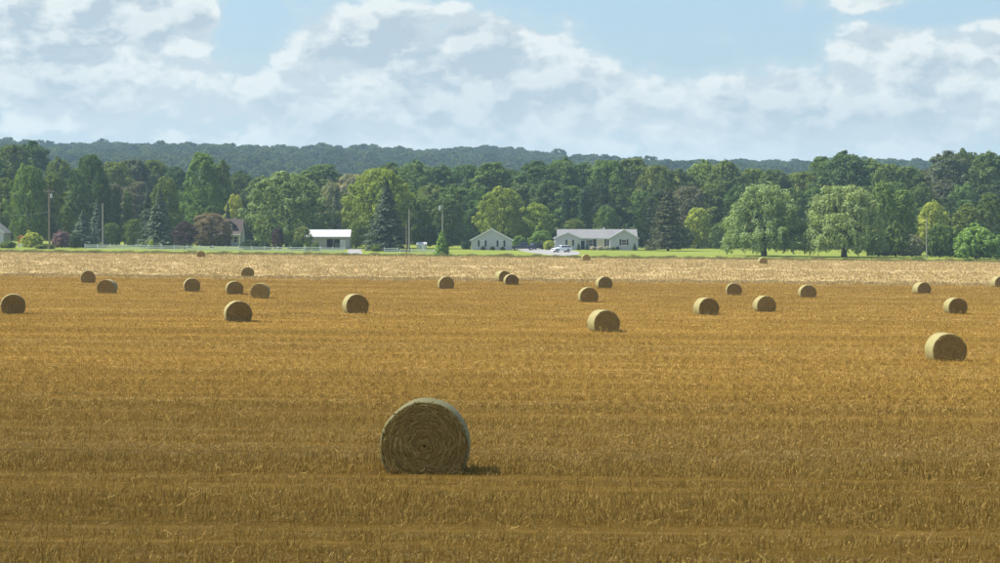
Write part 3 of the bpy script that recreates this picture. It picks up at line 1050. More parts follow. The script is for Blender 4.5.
KIND = {}
for k in range(4):
    KIND['round%d' % k] = gen_broadleaf(500 + k, 18, 15, 230, 58, 0.42, 0.05, 0.44)
for k in range(3):
    KIND['tall%d' % k] = gen_broadleaf(520 + k, 22, 12, 260, 54, 0.42, 0.06, 0.42)
for k in range(2):
    KIND['big%d' % k] = gen_broadleaf(540 + k, 19, 22, 480, 56, 0.42, 0.05, 0.46, foot=0.7, lobe=0.72)
for k in range(2):
    KIND['column%d' % k] = gen_broadleaf(560 + k, 14, 3.6, 130, 48, 0.32, 0.02, 0.40, foot=0.8, lobe=1.6)
for k in range(3):
    KIND['bush%d' % k] = gen_broadleaf(580 + k, 3.2, 4.2, 170, 44, 0.21, 0.02, 0.5, foot=0.85, lobe=0.85)
KIND['clip0'] = gen_broadleaf(590, 2.0, 2.4, 150, 44, 0.14, 0.02, 0.5, foot=0.75, lobe=0.8)
for k in range(3):
    KIND['spruce%d' % k] = gen_conifer(600 + k, 14, 8, 40, 13, 20)
KIND['pine0'] = gen_conifer(620, 16, 11, 44, 14, 26, droop=0.18, base=0.04, jitter=0.2, size=0.42, power=0.75, loose=0.15)
KIND['cone0'] = gen_conifer(630, 6, 3.8, 40, 16, 13, droop=0.2, base=0.0, jitter=0.10, size=0.26, power=0.62)
KIND['willow0'] = gen_willow(640)
KIND['willow1'] = gen_willow(641)

TONES = {
    'dark': (0.102, 0.155, 0.052), 'mid': (0.137, 0.195, 0.057), 'green': (0.174, 0.257, 0.066), 'yellow': (0.261, 0.310, 0.063),
    'lime': (0.370, 0.411, 0.092), 'olive': (0.165, 0.214, 0.057), 'grey': (0.145, 0.155, 0.097), 'silver': (0.277, 0.296, 0.171),
    'spruce': (0.084, 0.111, 0.074), 'blue': (0.133, 0.171, 0.118), 'pine': (0.087, 0.105, 0.053), 'willow': (0.235, 0.315, 0.135),
    'purple': (0.114, 0.071, 0.090), 'mauve': (0.209, 0.144, 0.152), 'brown': (0.220, 0.166, 0.109), 'maple': (0.209, 0.262, 0.101), 'shade': (0.067, 0.105, 0.056),
    'bright': (0.185, 0.300, 0.080), 'flower': (0.460, 0.440, 0.400),
}


def plant(name, kind, px, d, wpx, ytop, tone, label, cat='tree', group=None, jit=0.08, hmin=0.3):
    x = X(px, d)
    H = max(hmin, top_h(px, d, ytop)); W = wpx / F * d
    k = KIND[kind]
    z = gz(x, d)
    root = empty(name, (x, d, z), RND.uniform(0, 2 * PI))
    root.scale = (W / k['W'] * 0.94, W / k['W'] * 0.94, H / k['H'])
    tag(root, label, cat, group)
    tr = link('trunk' if cat == 'tree' else 'stem', k['trunk'], None, root)
    cr = link('crown' if cat == 'tree' else 'foliage', k['crown'], None, root)
    c = TONES[tone]
    j = [1 + RND.uniform(-jit, jit) for _ in range(3)]
    b = 1 + RND.uniform(-jit, jit)
    cr.color = (c[0] * j[0] * b, c[1] * b, c[2] * j[2] * b, 1)
    return root


def front_trees():
    T = 'broadleaf_tree'
    # left edge to the spruces
    plant(T, 'tall0', 4, 556, 40, 176, 'olive', 'pale olive tree at the left edge behind the white house')
    plant(T, 'big0', 29, 545, 48, 163, 'green', 'tall broad tree with pale left side, left of the leftmost utility pole')
    plant(T, 'tall1', 53, 550, 30, 172, 'olive', 'lighter slim tree directly behind the leftmost utility pole')
    plant(T, 'tall2', 66, 542, 22, 205, 'olive', 'low yellowish tree right of the leftmost utility pole')
    plant(T, 'big1', 91, 556, 50, 152, 'dark', 'tallest dark round-topped tree at left, above the pair of blue spruces')
    plant('spruce_tree', 'spruce0', 83, 520, 36, 210, 'blue', 'broad blue spruce beside the left end of the white fence')
    plant('spruce_tree', 'spruce1', 97, 528, 26, 199, 'blue', 'slim blue spruce just left of the silvered pole')
    plant('round_shrub', 'clip0', 75, 505, 15, 234.5, 'shade', 'dark round clipped shrub left of the white fence end', 'shrub')
    plant('purple_shrub', 'bush0', 62, 512, 24, 231, 'mauve', 'mauve-leaved shrub right of the leftmost utility pole', 'shrub')
    plant('yellow_shrub', 'bush1', 32, 512, 24, 232, 'lime', 'bright lime shrub left of the leftmost utility pole', 'shrub')
    plant('low_shrub', 'bush2', 45, 496, 26, 243.5, 'olive', 'low weedy shrub at the foot of the leftmost utility pole', 'shrub')
    plant('low_shrub', 'bush0', 8, 500, 20, 241, 'olive', 'low shrub before the white house at the left edge', 'shrub')
    plant('columnar_tree', 'column0', 108, 560, 11, 188, 'olive', 'narrow leafy tree right behind the silvered pole')
    plant('columnar_tree', 'column1', 117, 555, 11, 188, 'dark', 'dark narrow tree, second right of the silvered pole')
    plant('columnar_tree', 'column0', 128, 558, 13, 190, 'mid', 'narrow leafy tree left of the large blue-green spruces')
    plant('low_tree', 'round0', 112, 548, 26, 222, 'mid', 'low bushy tree under the narrow trees right of the silvered pole')
    plant('low_tree', 'round1', 134, 545, 24, 218, 'olive', 'low bushy tree at the left foot of the large spruces')
    plant('spruce_tree', 'spruce1', 148, 536, 30, 186, 'spruce', 'dark spruce half hidden behind the larger spruce left of the purple tree')
    plant('spruce_tree', 'spruce2', 160, 522, 46, 190, 'blue', 'large blue-green spruce left of the round purple-leaved tree')
    plant('sapling', 'bush1', 151, 508, 8, 240, 'lime', 'tiny yellow sapling before the large blue-green spruce')
    plant(T, 'round2', 166, 560, 40, 177, 'olive', 'yellow-green tree rising behind the large blue-green spruce')
    plant('purple_tree', 'round3', 185, 512, 29, 221, 'purple', 'round dark purple tree with pinkish top behind the white fence')
    plant('brown_tree', 'round0', 212, 532, 52, 212, 'brown', 'brown-leaved tree partly hiding the dormer house')
    plant(T, 'tall0', 203, 600, 46, 150, 'green', 'tall ragged-topped green tree above the brown-leaved tree')
    plant(T, 'tall2', 222, 605, 30, 160, 'mid', 'tall green tree just right of the ragged-topped one')
    plant(T, 'round1', 212, 575, 26, 204, 'dark', 'low dark tree behind the dormer house chimney side')
    plant('spruce_tree', 'spruce0', 228, 578, 18, 203, 'spruce', 'small dark spruce directly above the dormer')
    plant(T, 'round2', 235, 590, 26, 194, 'lime', 'bright lime tree behind the dormer house')
    plant('maple_tree', 'big0', 288, 556, 100, 171, 'maple', 'very broad grey-green maple between the dormer house and the shed')
    plant('low_tree', 'round3', 303, 527, 24, 226, 'maple', 'low leafy tree hiding the left end of the white-roofed shed')
    plant('purple_tree', 'round1', 278, 508, 16, 227, 'purple', 'small purple tree under the broad maple')
    plant('clipped_shrub', 'clip0', 307.5, 500, 9.5, 243.2, 'green', 'left ball-shaped clipped shrub before the shed', 'shrub')
    plant('clipped_shrub', 'clip0', 316, 500, 9.5, 243, 'green', 'right ball-shaped clipped shrub before the shed', 'shrub')
    for i, (px, w, yt, tn) in enumerate([(250, 22, 240, 'shade'), (264, 18, 241, 'shade'), (296, 18, 241, 'shade')]):
        plant('dark_shrub', 'bush%d' % i, px, 515, w, yt, tn, ['dark shrub right of the dormer house porch', 'dark shrub left of the small purple tree', 'dark shrub right of the small purple tree'][i], 'shrub')
    plant(T, 'round3', 331, 600, 34, 180, 'silver', 'silvery tree above the shed roof')
    plant('spruce_tree', 'spruce1', 336, 585, 20, 190, 'spruce', 'dark spruce in the gap right of the broad maple')
    plant(T, 'big1', 378, 556, 80, 166, 'yellow', 'large golden-green tree behind the tall dark spruce')
    plant(T, 'round2', 356, 548, 26, 222, 'olive', 'low leafy tree between the shed and the tall dark spruce')
    plant('spruce_tree', 'spruce0', 386.5, 515, 56, 180, 'spruce', 'tall dark spruce in front of the golden-green tree')
    plant('low_shrub', 'bush1', 376, 503, 12, 245, 'olive', 'low shrub at the left foot of the tall dark spruce', 'shrub')
    plant(T, 'round0', 424, 560, 34, 196, 'mid', 'rounded tree right behind the pair of thin poles')
    plant(T, 'round1', 447, 556, 48, 196, 'dark', 'dark rounded tree behind the cone-shaped evergreen')
    plant('cone_evergreen', 'cone0', 442, 452, 18, 231, 'bright', 'small cone-shaped bright evergreen at the field edge')
    plant('low_shrub', 'bush2', 466, 545, 12, 240, 'shade', 'dark upright shrub at the left corner of the grey gabled garage', 'shrub')
    plant(T, 'big0', 503, 590, 62, 186, 'yellow', 'light yellow-green tree directly above the grey gabled garage')
    plant(T, 'round3', 537, 588, 40, 202, 'yellow', 'lower yellow-green tree above the dark pickup')
    plant('hedge_shrub', 'bush0', 519, 572, 18, 235.5, 'green', 'rounded olive shrub between the garage and the pickup', 'shrub')
    plant('hedge_shrub', 'bush1', 541, 568, 28, 230, 'green', 'large dark green shrub behind the parked vehicles', 'shrub')
    plant('hedge_shrub', 'bush2', 549, 552, 14, 240, 'lime', 'pale yellowish shrub between the vehicles and the ranch house', 'shrub')
    plant('vine_tower', 'column1', 584, 606, 17, 190, 'shade', 'dark narrow conifer-like tree behind the middle of the ranch roof')
    plant('vine_tower', 'column0', 566, 612, 12, 186, 'shade', 'dark slim column of leaves left behind the ranch roof')
    plant('low_tree', 'round0', 575, 598, 30, 218, 'olive', 'low pale tree just over the left of the ranch roof')
    plant('low_tree', 'round2', 606, 600, 34, 205, 'mid', 'mid-green tree just over the right half of the ranch roof')
    plant('pine_tree', 'pine0', 668, 556, 50, 188, 'pine', 'loose dark pine standing on the lawn right of the ranch house')
    plant('low_shrub', 'bush0', 651, 562, 15, 242, 'shade', 'dark trimmed hedge shrub right of the ranch house', 'shrub')
    plant('low_shrub', 'bush1', 662, 580, 16, 238, 'mid', 'shrub behind the trunk of the lawn pine', 'shrub')
    plant(T, 'round1', 698, 606, 36, 206, 'lime', 'bright yellow-green tree between the lawn pine and the first willow')
    plant('low_tree', 'round3', 684, 600, 26, 226, 'shade', 'low dark tree right of the lawn pine')
    plant('low_tree', 'round0', 720, 600, 30, 222, 'mid', 'low tree in shade left of the first willow')
    plant('low_tree', 'round2', 805, 600, 34, 218, 'shade', 'low dark tree in the gap between the two willows')
    plant('willow_tree', 'willow0', 764, 496, 88, 184, 'willow', 'first of two pale willows, nearer the ranch house')
    plant('willow_tree', 'willow1', 844, 492, 90, 184, 'willow', 'second of two pale willows, farther right')
    plant(T, 'tall1', 883, 522, 38, 180, 'green', 'green tree touching the right side of the second willow')
    plant(T, 'tall0', 903, 526, 38, 188, 'green', 'slightly lower green tree, second right of the second willow')
    plant(T, 'round3', 932, 532, 38, 200, 'lime', 'yellow-green tree behind the thin pole at right')
    plant(T, 'tall2', 967, 535, 40, 204, 'olive', 'vine-hung olive tree behind the bright rounded bush at right')
    plant(T, 'tall1', 990, 540, 40, 192, 'mid', 'leafy tree at the right edge above the bright rounded bush')
    plant('bright_bush', 'bush1', 976, 486, 54, 226, 'bright', 'large bright rounded bush near the right edge', 'bush')
    plant('dark_bush', 'bush2', 997, 490, 26, 232, 'shade', 'dark bush at the right edge beside the bright rounded one', 'bush')
    for i, (px, w, yt, tn, lab) in enumerate([
        (878, 30, 230, 'dark', 'dark bush right of the second willow trunk'), (896, 34, 224, 'mid', 'leafy bush below the green trees at right'),
        (912, 28, 234, 'silver', 'grey-green bush left of the thin pole at right'), (940, 36, 224, 'mid', 'bush right of the thin pole at right'),
        (955, 30, 228, 'olive', 'bush left of the bright rounded bush at right')]):
        plant('leafy_bush', 'bush%d' % (i % 3), px, 505, w, yt, tn, lab, 'bush')
    for i, (px, w, yt) in enumerate([(846, 14, 258), (918, 16, 257), (968, 10, 258)]):
        plant('weed_clump', 'bush%d' % i, px, 452, w, yt, 'olive', ['low weed clump below the second willow', 'low weed clump left of the thin pole foot', 'low weed clump below the bright rounded bush'][i], 'weeds')


front_trees()

LANDMARKS = [(8, 'the white house at the left edge'), (49, 'the leftmost utility pole'), (91, 'the blue spruces'), (125, 'the narrow columnar trees'), (160, 'the large blue-green spruce'),
             (188, 'the round purple tree'), (224, 'the dormer house'), (258, "the broad maple's left half"), (300, "the broad maple's right half"), (333, 'the white-roofed shed'),
             (366, 'the golden-green tree'), (392, 'the tall dark spruce'), (425, 'the thin pole pair'), (448, 'the cone-shaped evergreen'), (491, 'the grey gabled garage'), (527, 'the dark pickup'),
             (562, 'the white car'), (588, 'the ranch house door'), (624, "the ranch house's right gable"), (668, 'the lawn pine'), (698, 'the bright yellow-green tree'),
             (742, "the first willow's left half"), (778, "the first willow's right half"), (824, "the second willow's left half"), (862, "the second willow's right half"), (893, 'the green trees at right'),
             (932, 'the thin right-hand pole'), (976, 'the bright rounded bush')]


def back_wood():
    words = {'dark': 'dark', 'mid': 'mid-green', 'green': 'fresh green', 'olive': 'olive', 'grey': 'greyish', 'silver': 'silvery', 'shade': 'very dark'}
    seen = set()

    def put(px, d, w, yt, tone, kind, row):
        best = min(LANDMARKS, key=lambda q: abs(q[0] - px))
        off = px - best[0]
        side = 'straight above' if abs(off) < 6 else ('just left above' if off < 0 else 'just right above')
        lab = '%s %s tree %s %s' % (words[tone], {'near': 'front-row wood', 'mid': 'middle-row wood', 'far': 'rear-row wood'}[row], side, best[1])
        if lab in seen:
            lab = lab.replace(' tree ', ' tree rising a little higher, ') if yt < 180 else lab.replace(' tree ', ' tree with a lower top, ')
        seen.add(lab)
        plant('wood_tree', kind, px, d, w, yt, tone, lab, 'tree', 'trees of the wood behind the houses', 0.12)
    far = [(-14, 44, 150, 'mid'), (12, 40, 142, 'dark'), (34, 38, 142, 'dark'), (60, 34, 158, 'mid'), (84, 36, 166, 'mid'), (116, 36, 160, 'olive'), (134, 40, 158, 'grey'), (154, 34, 158, 'mid'), (176, 34, 168, 'dark'),
           (240, 36, 172, 'dark'), (262, 36, 176, 'mid'), (286, 36, 172, 'dark'), (322, 48, 163, 'mid'), (352, 36, 172, 'silver'), (392, 40, 164, 'mid'), (416, 44, 161, 'mid'),
           (440, 40, 165, 'dark'), (468, 44, 163, 'dark'), (492, 40, 161, 'mid'), (512, 36, 168, 'dark'), (537, 46, 162, 'dark'), (562, 42, 158, 'mid'), (584, 40, 162, 'dark'),
           (608, 42, 158, 'mid'), (632, 44, 157, 'olive'), (656, 40, 163, 'olive'), (680, 36, 170, 'dark'), (703, 40, 161, 'green'), (726, 38, 160, 'mid'), (752, 42, 167, 'mid'),
           (775, 36, 168, 'dark'), (800, 40, 170, 'olive'), (822, 42, 158, 'mid'), (846, 52, 152, 'dark'), (868, 40, 158, 'mid'), (888, 40, 162, 'olive'), (908, 40, 165, 'mid'),
           (926, 38, 167, 'grey'), (948, 42, 152, 'grey'), (966, 44, 150, 'mid'), (988, 44, 151, 'dark'), (1014, 44, 150, 'mid')]
    for i, (px, w, yt, tn) in enumerate(far):
        put(px, 655 + 26 * ((i * 7) % 5) / 4, w * 1.5, yt - 1, tn, ['tall0', 'round1', 'tall2', 'round3', 'tall1', 'round0'][i % 6], 'far')
    mid = [(-8, 34, 186, 'mid'), (70, 30, 190, 'olive'), (112, 34, 182, 'grey'), (138, 32, 180, 'grey'), (182, 34, 190, 'mid'), (200, 30, 186, 'olive'), (250, 30, 190, 'shade'), (316, 34, 186, 'mid'), (345, 26, 192, 'dark'),
           (405, 36, 182, 'mid'), (432, 40, 183, 'mid'), (456, 40, 184, 'mid'), (480, 36, 186, 'dark'), (524, 36, 182, 'dark'), (548, 44, 178, 'dark'), (570, 34, 184, 'mid'), (596, 36, 180, 'shade'),
           (618, 38, 185, 'dark'), (642, 36, 190, 'mid'), (664, 34, 186, 'shade'), (688, 36, 184, 'grey'), (712, 36, 182, 'mid'), (738, 36, 186, 'dark'), (762, 34, 188, 'shade'), (792, 38, 188, 'dark'), (816, 36, 186, 'mid'),
           (862, 36, 184, 'dark'), (896, 36, 180, 'mid'), (920, 36, 184, 'dark'), (944, 38, 180, 'grey'), (962, 34, 184, 'mid'), (1004, 40, 178, 'shade')]
    for i, (px, w, yt, tn) in enumerate(mid):
        put(px, 618 + 14 * ((i * 3) % 4) / 3, w * 1.42, yt, tn, ['round2', 'tall1', 'round0', 'tall0', 'round3', 'tall2'][i % 6], 'mid')


back_wood()


def far_forest():
    rng = np.random.default_rng(77)
    src = []
    for k in range(5):
        g = gen_broadleaf(700 + k, 16, 16, 60, 30, 1.1, 0.25, 0.5, mat='farleaf')
        src.append(g['crown'])
    for k in range(2):
        g = gen_conifer(720 + k, 15, 8, 16, 8, 7, size=1.1)
        g['crown'].materials.clear(); g['crown'].materials.append(M['farleaf'])
        src.append(g['crown'])
    P = []
    d = 700.0
    while d < 2330:
        gap = 12.5
        hw = 0.2345 * d * 1.12 + 30
        n = int(2 * hw / gap)
        x = np.linspace(-hw, hw, n) + rng.normal(size=n) * 3.2
        y = d + rng.normal(size=n) * 3.5
        P.append(np.stack([x, y, ground(x, y)], 1))
        # hidden mid slope can be thinner
        d += 12.5 if d > 1500 else 13.0
    P = np.concatenate(P)
    n = len(P)
    clump = 0.5 + 0.5 * np.sin(P[:, 0] * 0.021 + 1.3 * np.sin(P[:, 1] * 0.008)) * np.sin(P[:, 1] * 0.013 + 0.6)
    s = rng.uniform(0.62, 1.18, n) * (0.85 + 0.35 * clump)
    s = np.where((rng.random(n) < 0.03), s * 1.2, s)
    idx = np.where(rng.random(n) < 0.05, rng.integers(5, 7, n), rng.integers(0, 5, n))
    w = s * rng.uniform(0.9, 1.15, n)
    scatter('far_wood', P, np.stack([np.zeros(n), np.zeros(n), rng.uniform(0, 6.28, n)], 1), np.stack([w, w, s], 1), idx, src,
            'hazy blue-green wood covering the long hill on the horizon', 'forest')


far_forest()


# ------------------------------------------------------------------ houses
def window(parent, xc, z0, z1, w, y, blind=None, shutters=True, cross=True, sw=0.55):
    """window in a wall that faces -Y at depth y"""
    wd = MB()
    wd.box(xc - w / 2 - .08, xc + w / 2 + .08, y - .06, y + .02, z0 - .1, z0)
    wd.box(xc - w / 2 - .08, xc + w / 2 + .08, y - .06, y + .02, z1, z1 + .1)
    wd.box(xc - w / 2 - .08, xc - w / 2, y - .055, y + .02, z0, z1)
    wd.box(xc + w / 2, xc + w / 2 + .08, y - .055, y + .02, z0, z1)
    wn = wd.build('window', M['trim'], parent)
    MB().box(xc - w / 2, xc + w / 2, y - .02, y + .01, z0, z1).build('pane', M[blind] if blind else M['glass'], wn)
    if cross:
        MB().box(xc - w / 2, xc + w / 2, y - .045, y - .021, (z0 + z1) / 2 - .03, (z0 + z1) / 2 + .03).build('sash_bar', M['trim'], wn)
    if shutters:
        for s in (-1, 1):
            a = xc + s * (w / 2 + .1); b = a + s * sw
            MB().box(min(a, b), max(a, b), y - .05, y - .003, z0 - .1, z1 + .1).build('shutter', M['shutter'], wn)
    return wn


def door(parent, xc, z0, z1, w, y, mat):
    dn = MB().box(xc - w / 2, xc + w / 2, y - .05, y + .01, z0, z1).build('door', mat, parent)
    MB().box(xc + w / 2 - .14, xc + w / 2 - .08, y - .1, y - .05, z0 + .95, z0 + 1.05).build('handle', M['grey'], dn)
    fr = MB()
    fr.box(xc - w / 2 - .1, xc - w / 2, y - .06, y + .01, z0, z1 + .1).box(xc + w / 2, xc + w / 2 + .1, y - .06, y + .01, z0, z1 + .1).box(xc - w / 2, xc + w / 2, y - .06, y + .01, z1, z1 + .1)
    fr.build('door_frame', M['trim'], dn)
    return dn


def gable_front(parent, x0, x1, y0, y1, eave, ridge, wallm, roofm, over=0.35, th=0.16):
    """block whose gable faces the camera: ridge along Y"""
    xc = (x0 + x1) / 2
    MB().prism_y([(x0, -0.3), (x1, -0.3), (x1, eave), (xc, ridge), (x0, eave)], y0, y1).build('wall', wallm, parent)
    sl = (ridge - eave) / ((x1 - x0) / 2)
    zb = eave - over * sl
    roof = MB().prism_y([(x0 - over, zb + .01), (xc, ridge + .01), (x1 + over, zb + .01), (x1 + over, zb + th), (xc, ridge + th), (x0 - over, zb + th)], y0 - over, y1 + over).build('roof', roofm, parent)
    for s, xe in ((-1, x0 - over), (1, x1 + over)):
        MB().prism_y([(xe, zb - .09), (xe, zb + th + .02), (xc, ridge + th + .02), (xc, ridge - .09)], y0 - over - .04, y0 - over - .003).build('fascia', M['trim'], roof)
    return roof


def gable_side(parent, x0, x1, y0, y1, eave, ridge, wallm, roofm, over=0.35, th=0.16):
    """block whose eave faces the camera: ridge along X"""
    yc = (y0 + y1) / 2
    MB().prism_x([(y0, -0.3), (y1, -0.3), (y1, eave), (yc, ridge), (y0, eave)], x0, x1).build('wall', wallm, parent)
    sl = (ridge - eave) / ((y1 - y0) / 2)
    zb = eave - over * sl
    roof = MB().prism_x([(y0 - over, zb + .01), (yc, ridge + .01), (y1 + over, zb + .01), (y1 + over, zb + th), (yc, ridge + th), (y0 - over, zb + th)], x0 - over, x1 + over).build('roof', roofm, parent)
    MB().box(x0 - over, x1 + over, y0 - over - .05, y0 - over - .003, zb - .06, zb + th).build('fascia', M['trim'], roof)
    return roof


def root_at(name, px, d):
    return empty(name, (X(px, d), d, gz(X(px, d), d)))


def build_houses():
    # ranch house
    h = root_at('ranch_house', 596.5, 560)
    tag(h, 'long white ranch house with two front gables and grey roof on the lawn', 'house')
    gable_side(h, -9.9, 10.6, 2.4, 10.8, 3.15, 5.25, M['siding'], M['roofgrey'])
    gable_front(h, -10.9, -4.1, 0.0, 6.5, 3.1, 4.55, M['siding'], M['roofgrey'])
    gable_front(h, 3.6, 10.9, 0.2, 6.6, 3.15, 5.3, M['siding'], M['roofgrey'])
    window(h, -7.0, 1.2, 2.55, 1.0, 0.0, 'cream', sw=0.5)
    MB().box(-9.6, -9.2, -0.06, -0.003, 1.9, 2.3).build('wall_plaque', M['grey'], h)
    window(h, 7.2, 1.35, 2.7, 1.1, 0.2, None, sw=0.5)
    door(h, -3.5, 0.15, 2.4, 1.0, 2.4, M['shutter'])
    window(h, -1.5, 1.0, 2.6, 1.1, 2.4, None, sw=0.32)
    window(h, 1.15, 0.95, 2.65, 1.9, 2.4, 'cream', cross=False, sw=0.7)
    window(h, 3.1, 1.0, 2.6, 0.6, 2.4, None, shutters=False)
    MB().box(-3.0, 3.5, 1.2, 2.38, -0.3, 0.16).build('porch_step', M['concrete'], h)
    MB().box(5.1, 5.9, -0.5, 0.15, 0.0, 0.85).build('meter_box', M['shutter'], h)
    MB().box(2.0, 2.5, 7.0, 7.5, 4.6, 5.9).build('chimney', M['trim'], h)
    for i, (px, d, w, yt, kind, tone, lab) in enumerate([
        (578.5, 556, 4.5, 243, 'cone0', 'shade', 'small dark cone shrub beside the ranch house left gable'),
        (587, 558, 5, 243.5, 'cone0', 'shade', 'small dark cone shrub between the ranch house door and window'),
        (634.5, 557, 5, 243.5, 'cone0', 'shade', 'small dark cone shrub at the right corner of the ranch house'),
        (593, 556, 8, 246.2, 'bush0', 'flower', 'pale flowering shrub left under the picture window'),
        (600, 556, 8, 246, 'bush1', 'flower', 'pale flowering shrub straight under the picture window'),
        (607, 556, 8, 246.2, 'bush2', 'flower', 'pale flowering shrub right under the picture window'),
        (613, 556, 6, 246.8, 'bush0', 'mid', 'low green shrub left under the ranch house right gable'),
    ]):
        plant('foundation_shrub', kind, px, d, w, yt, tone, lab, 'shrub')
    # grey gabled garage
    g = root_at('gabled_garage', 491.5, 542)
    tag(g, 'grey-white gabled garage with two shuttered windows left of the pickup', 'garage')
    gable_front(g, -5.15, 5.15, 0, 9, 2.55, 5.3, M['siding'], M['roofgrey'], over=0.4)
    window(g, -2.35, 1.0, 2.35, 1.0, 0, 'siding', sw=0.5)
    window(g, 2.4, 1.0, 2.35, 1.0, 0, 'siding', sw=0.5)
    for i, px in enumerate((483, 492.6, 502.6)):
        plant('garage_shrub', 'clip0', px, 539, 6.2, 246.5 + 0.2 * i, 'shade', ['left of the three dark round shrubs before the garage', 'middle of the three dark round shrubs before the garage', 'right of the three dark round shrubs before the garage'][i], 'shrub')
    # white-roofed shed
    s = root_at('shed', 330, 534)
    tag(s, 'taupe open-bay shed with bright white metal roof beside the broad maple', 'shed')
    x0, x1 = -6.2, 4.7
    mb = MB()
    mb.box(x0, -0.8, 0, 0.15, -0.3, 3.05); mb.box(2.4, x1, 0, 0.15, -0.3, 3.05); mb.box(-0.8, 2.4, 0, 0.15, 2.45, 3.05)
    mb.box(x0, x0 + .15, 0.15, 7, -0.3, 3.05); mb.box(x1 - .15, x1, 0.15, 7, -0.3, 3.05); mb.box(x0, x1, 7, 7.15, -0.3, 3.05)
    mb.build('wall', M['shedwall'], s)
    MB().box(x0 + .15, x1 - .15, 3.2, 3.3, -.2, 3.0).build('bay_shade_panel', M['dark'], s)  # near-black sheet added to paint the shade inside the open bay
    rf = MB().prism_x([(-0.5, 2.95), (3.6, 4.7), (7.6, 2.95), (7.6, 3.07), (3.6, 4.82), (-0.5, 3.07)], x0 - .4, x1 + .4).build('roof', M['roofwhite'], s)
    MB().box(x0 - .4, x1 + .4, -0.56, -0.503, 2.8, 3.06).build('fascia', M['shedwall'], rf)
    for k in range(12):
        xx = x0 - .2 + k * 0.95
        MB().prism_x([(-0.48, 3.085), (3.58, 4.822), (3.58, 4.86), (-0.48, 3.12)], xx, xx + .05).build('roof_seam', M['roofwhite'], rf)
    MB().box(0.75, 0.9, 0.02, 0.14, -.2, 2.45).build('post', M['shedwall'], s)
    door(s, 3.2, 0.0, 2.1, 0.95, 0.0, M['siding'])
    MB().box(1.0, 2.2, 2.2, 2.9, 0, 1.5).build('stored_crate', M['shedwall'], s)
    # house with dormer
    q = root_at('dormer_house', 222, 562)
    tag(q, 'brown-roofed house with a white-framed dormer behind the brown-leaved tree', 'house')
    gable_side(q, -6.0, 5.0, 0, 8, 3.6, 7.0, M['siding'], M['roofbrown'], over=0.4)
    # porch
    pr = MB().prism_x([(-2.6, 3.0), (0.0, 3.7), (0.0, 3.85), (-2.6, 3.15)], -6.2, 5.2).build('porch_roof', M['roofbrown'], q)
    MB().box(-6.2, 5.2, -2.68, -2.603, 2.85, 3.16).build('fascia', M['trim'], pr)
    for xx in (-5.9, -3.6, -1.2, 0.9, 4.9):
        MB().box(xx - .09, xx + .09, -2.5, -2.3, -.3, 2.98).build('porch_post', M['trim'], q)
    MB().box(-6.0, 2.3, -0.06, -0.003, 0.0, 2.9).build('porch_shade_panel', M['shutter'], q)  # dark panel over the siding, stands in for the shade under the porch
    dm = MB().prism_y([(1.1, 4.2), (3.1, 4.2), (3.1, 5.7), (2.1, 6.5), (1.1, 5.7)], 0.9, 3.6).build('dormer', M['shutter'], q)
    MB().prism_y([(0.8, 5.45), (2.1, 6.52), (3.4, 5.45), (3.4, 5.65), (2.1, 6.72), (0.8, 5.65)], 0.6, 3.6).build('dormer_roof', M['roofbrown'], dm)
    MB().box(1.62, 2.58, 0.82, 0.897, 4.45, 5.75).build('dormer_window_frame', M['trim'], dm)
    MB().box(1.8, 2.4, 0.79, 0.818, 4.65, 5.55).build('dormer_pane', M['glass'], dm)
    MB().box(2.6, 3.0, 4.4, 4.8, 6.4, 7.5).build('chimney', M['trim'], q)
    window(q, 3.6, 1.0, 2.4, 0.9, 0, None, shutters=False)
    # white house cut by the left edge
    w = root_at('white_house', -6, 540)
    tag(w, 'white gabled house cut off by the left edge of the picture', 'house')
    gable_front(w, -4.5, 2.4, 0, 8, 3.2, 6.1, M['siding'], M['roofgrey'], over=0.35)
    window(w, 0.6, 1.0, 2.3, 0.9, 0, None, shutters=False)
    window(w, -2.4, 1.0, 2.3, 0.9, 0, None, shutters=False)
    # small white shed under trees
    k = root_at('small_shed', 421.5, 545)
    tag(k, 'tiny white shed in the shade right of the thin pole pair', 'shed')
    gable_side(k, -1.2, 1.2, 0, 2.2, 1.25, 1.7, M['siding'], M['roofwhite'], over=0.12, th=0.08)
    door(k, 0.4, 0.05, 1.1, 0.6, 0, M['trim'])


build_houses()


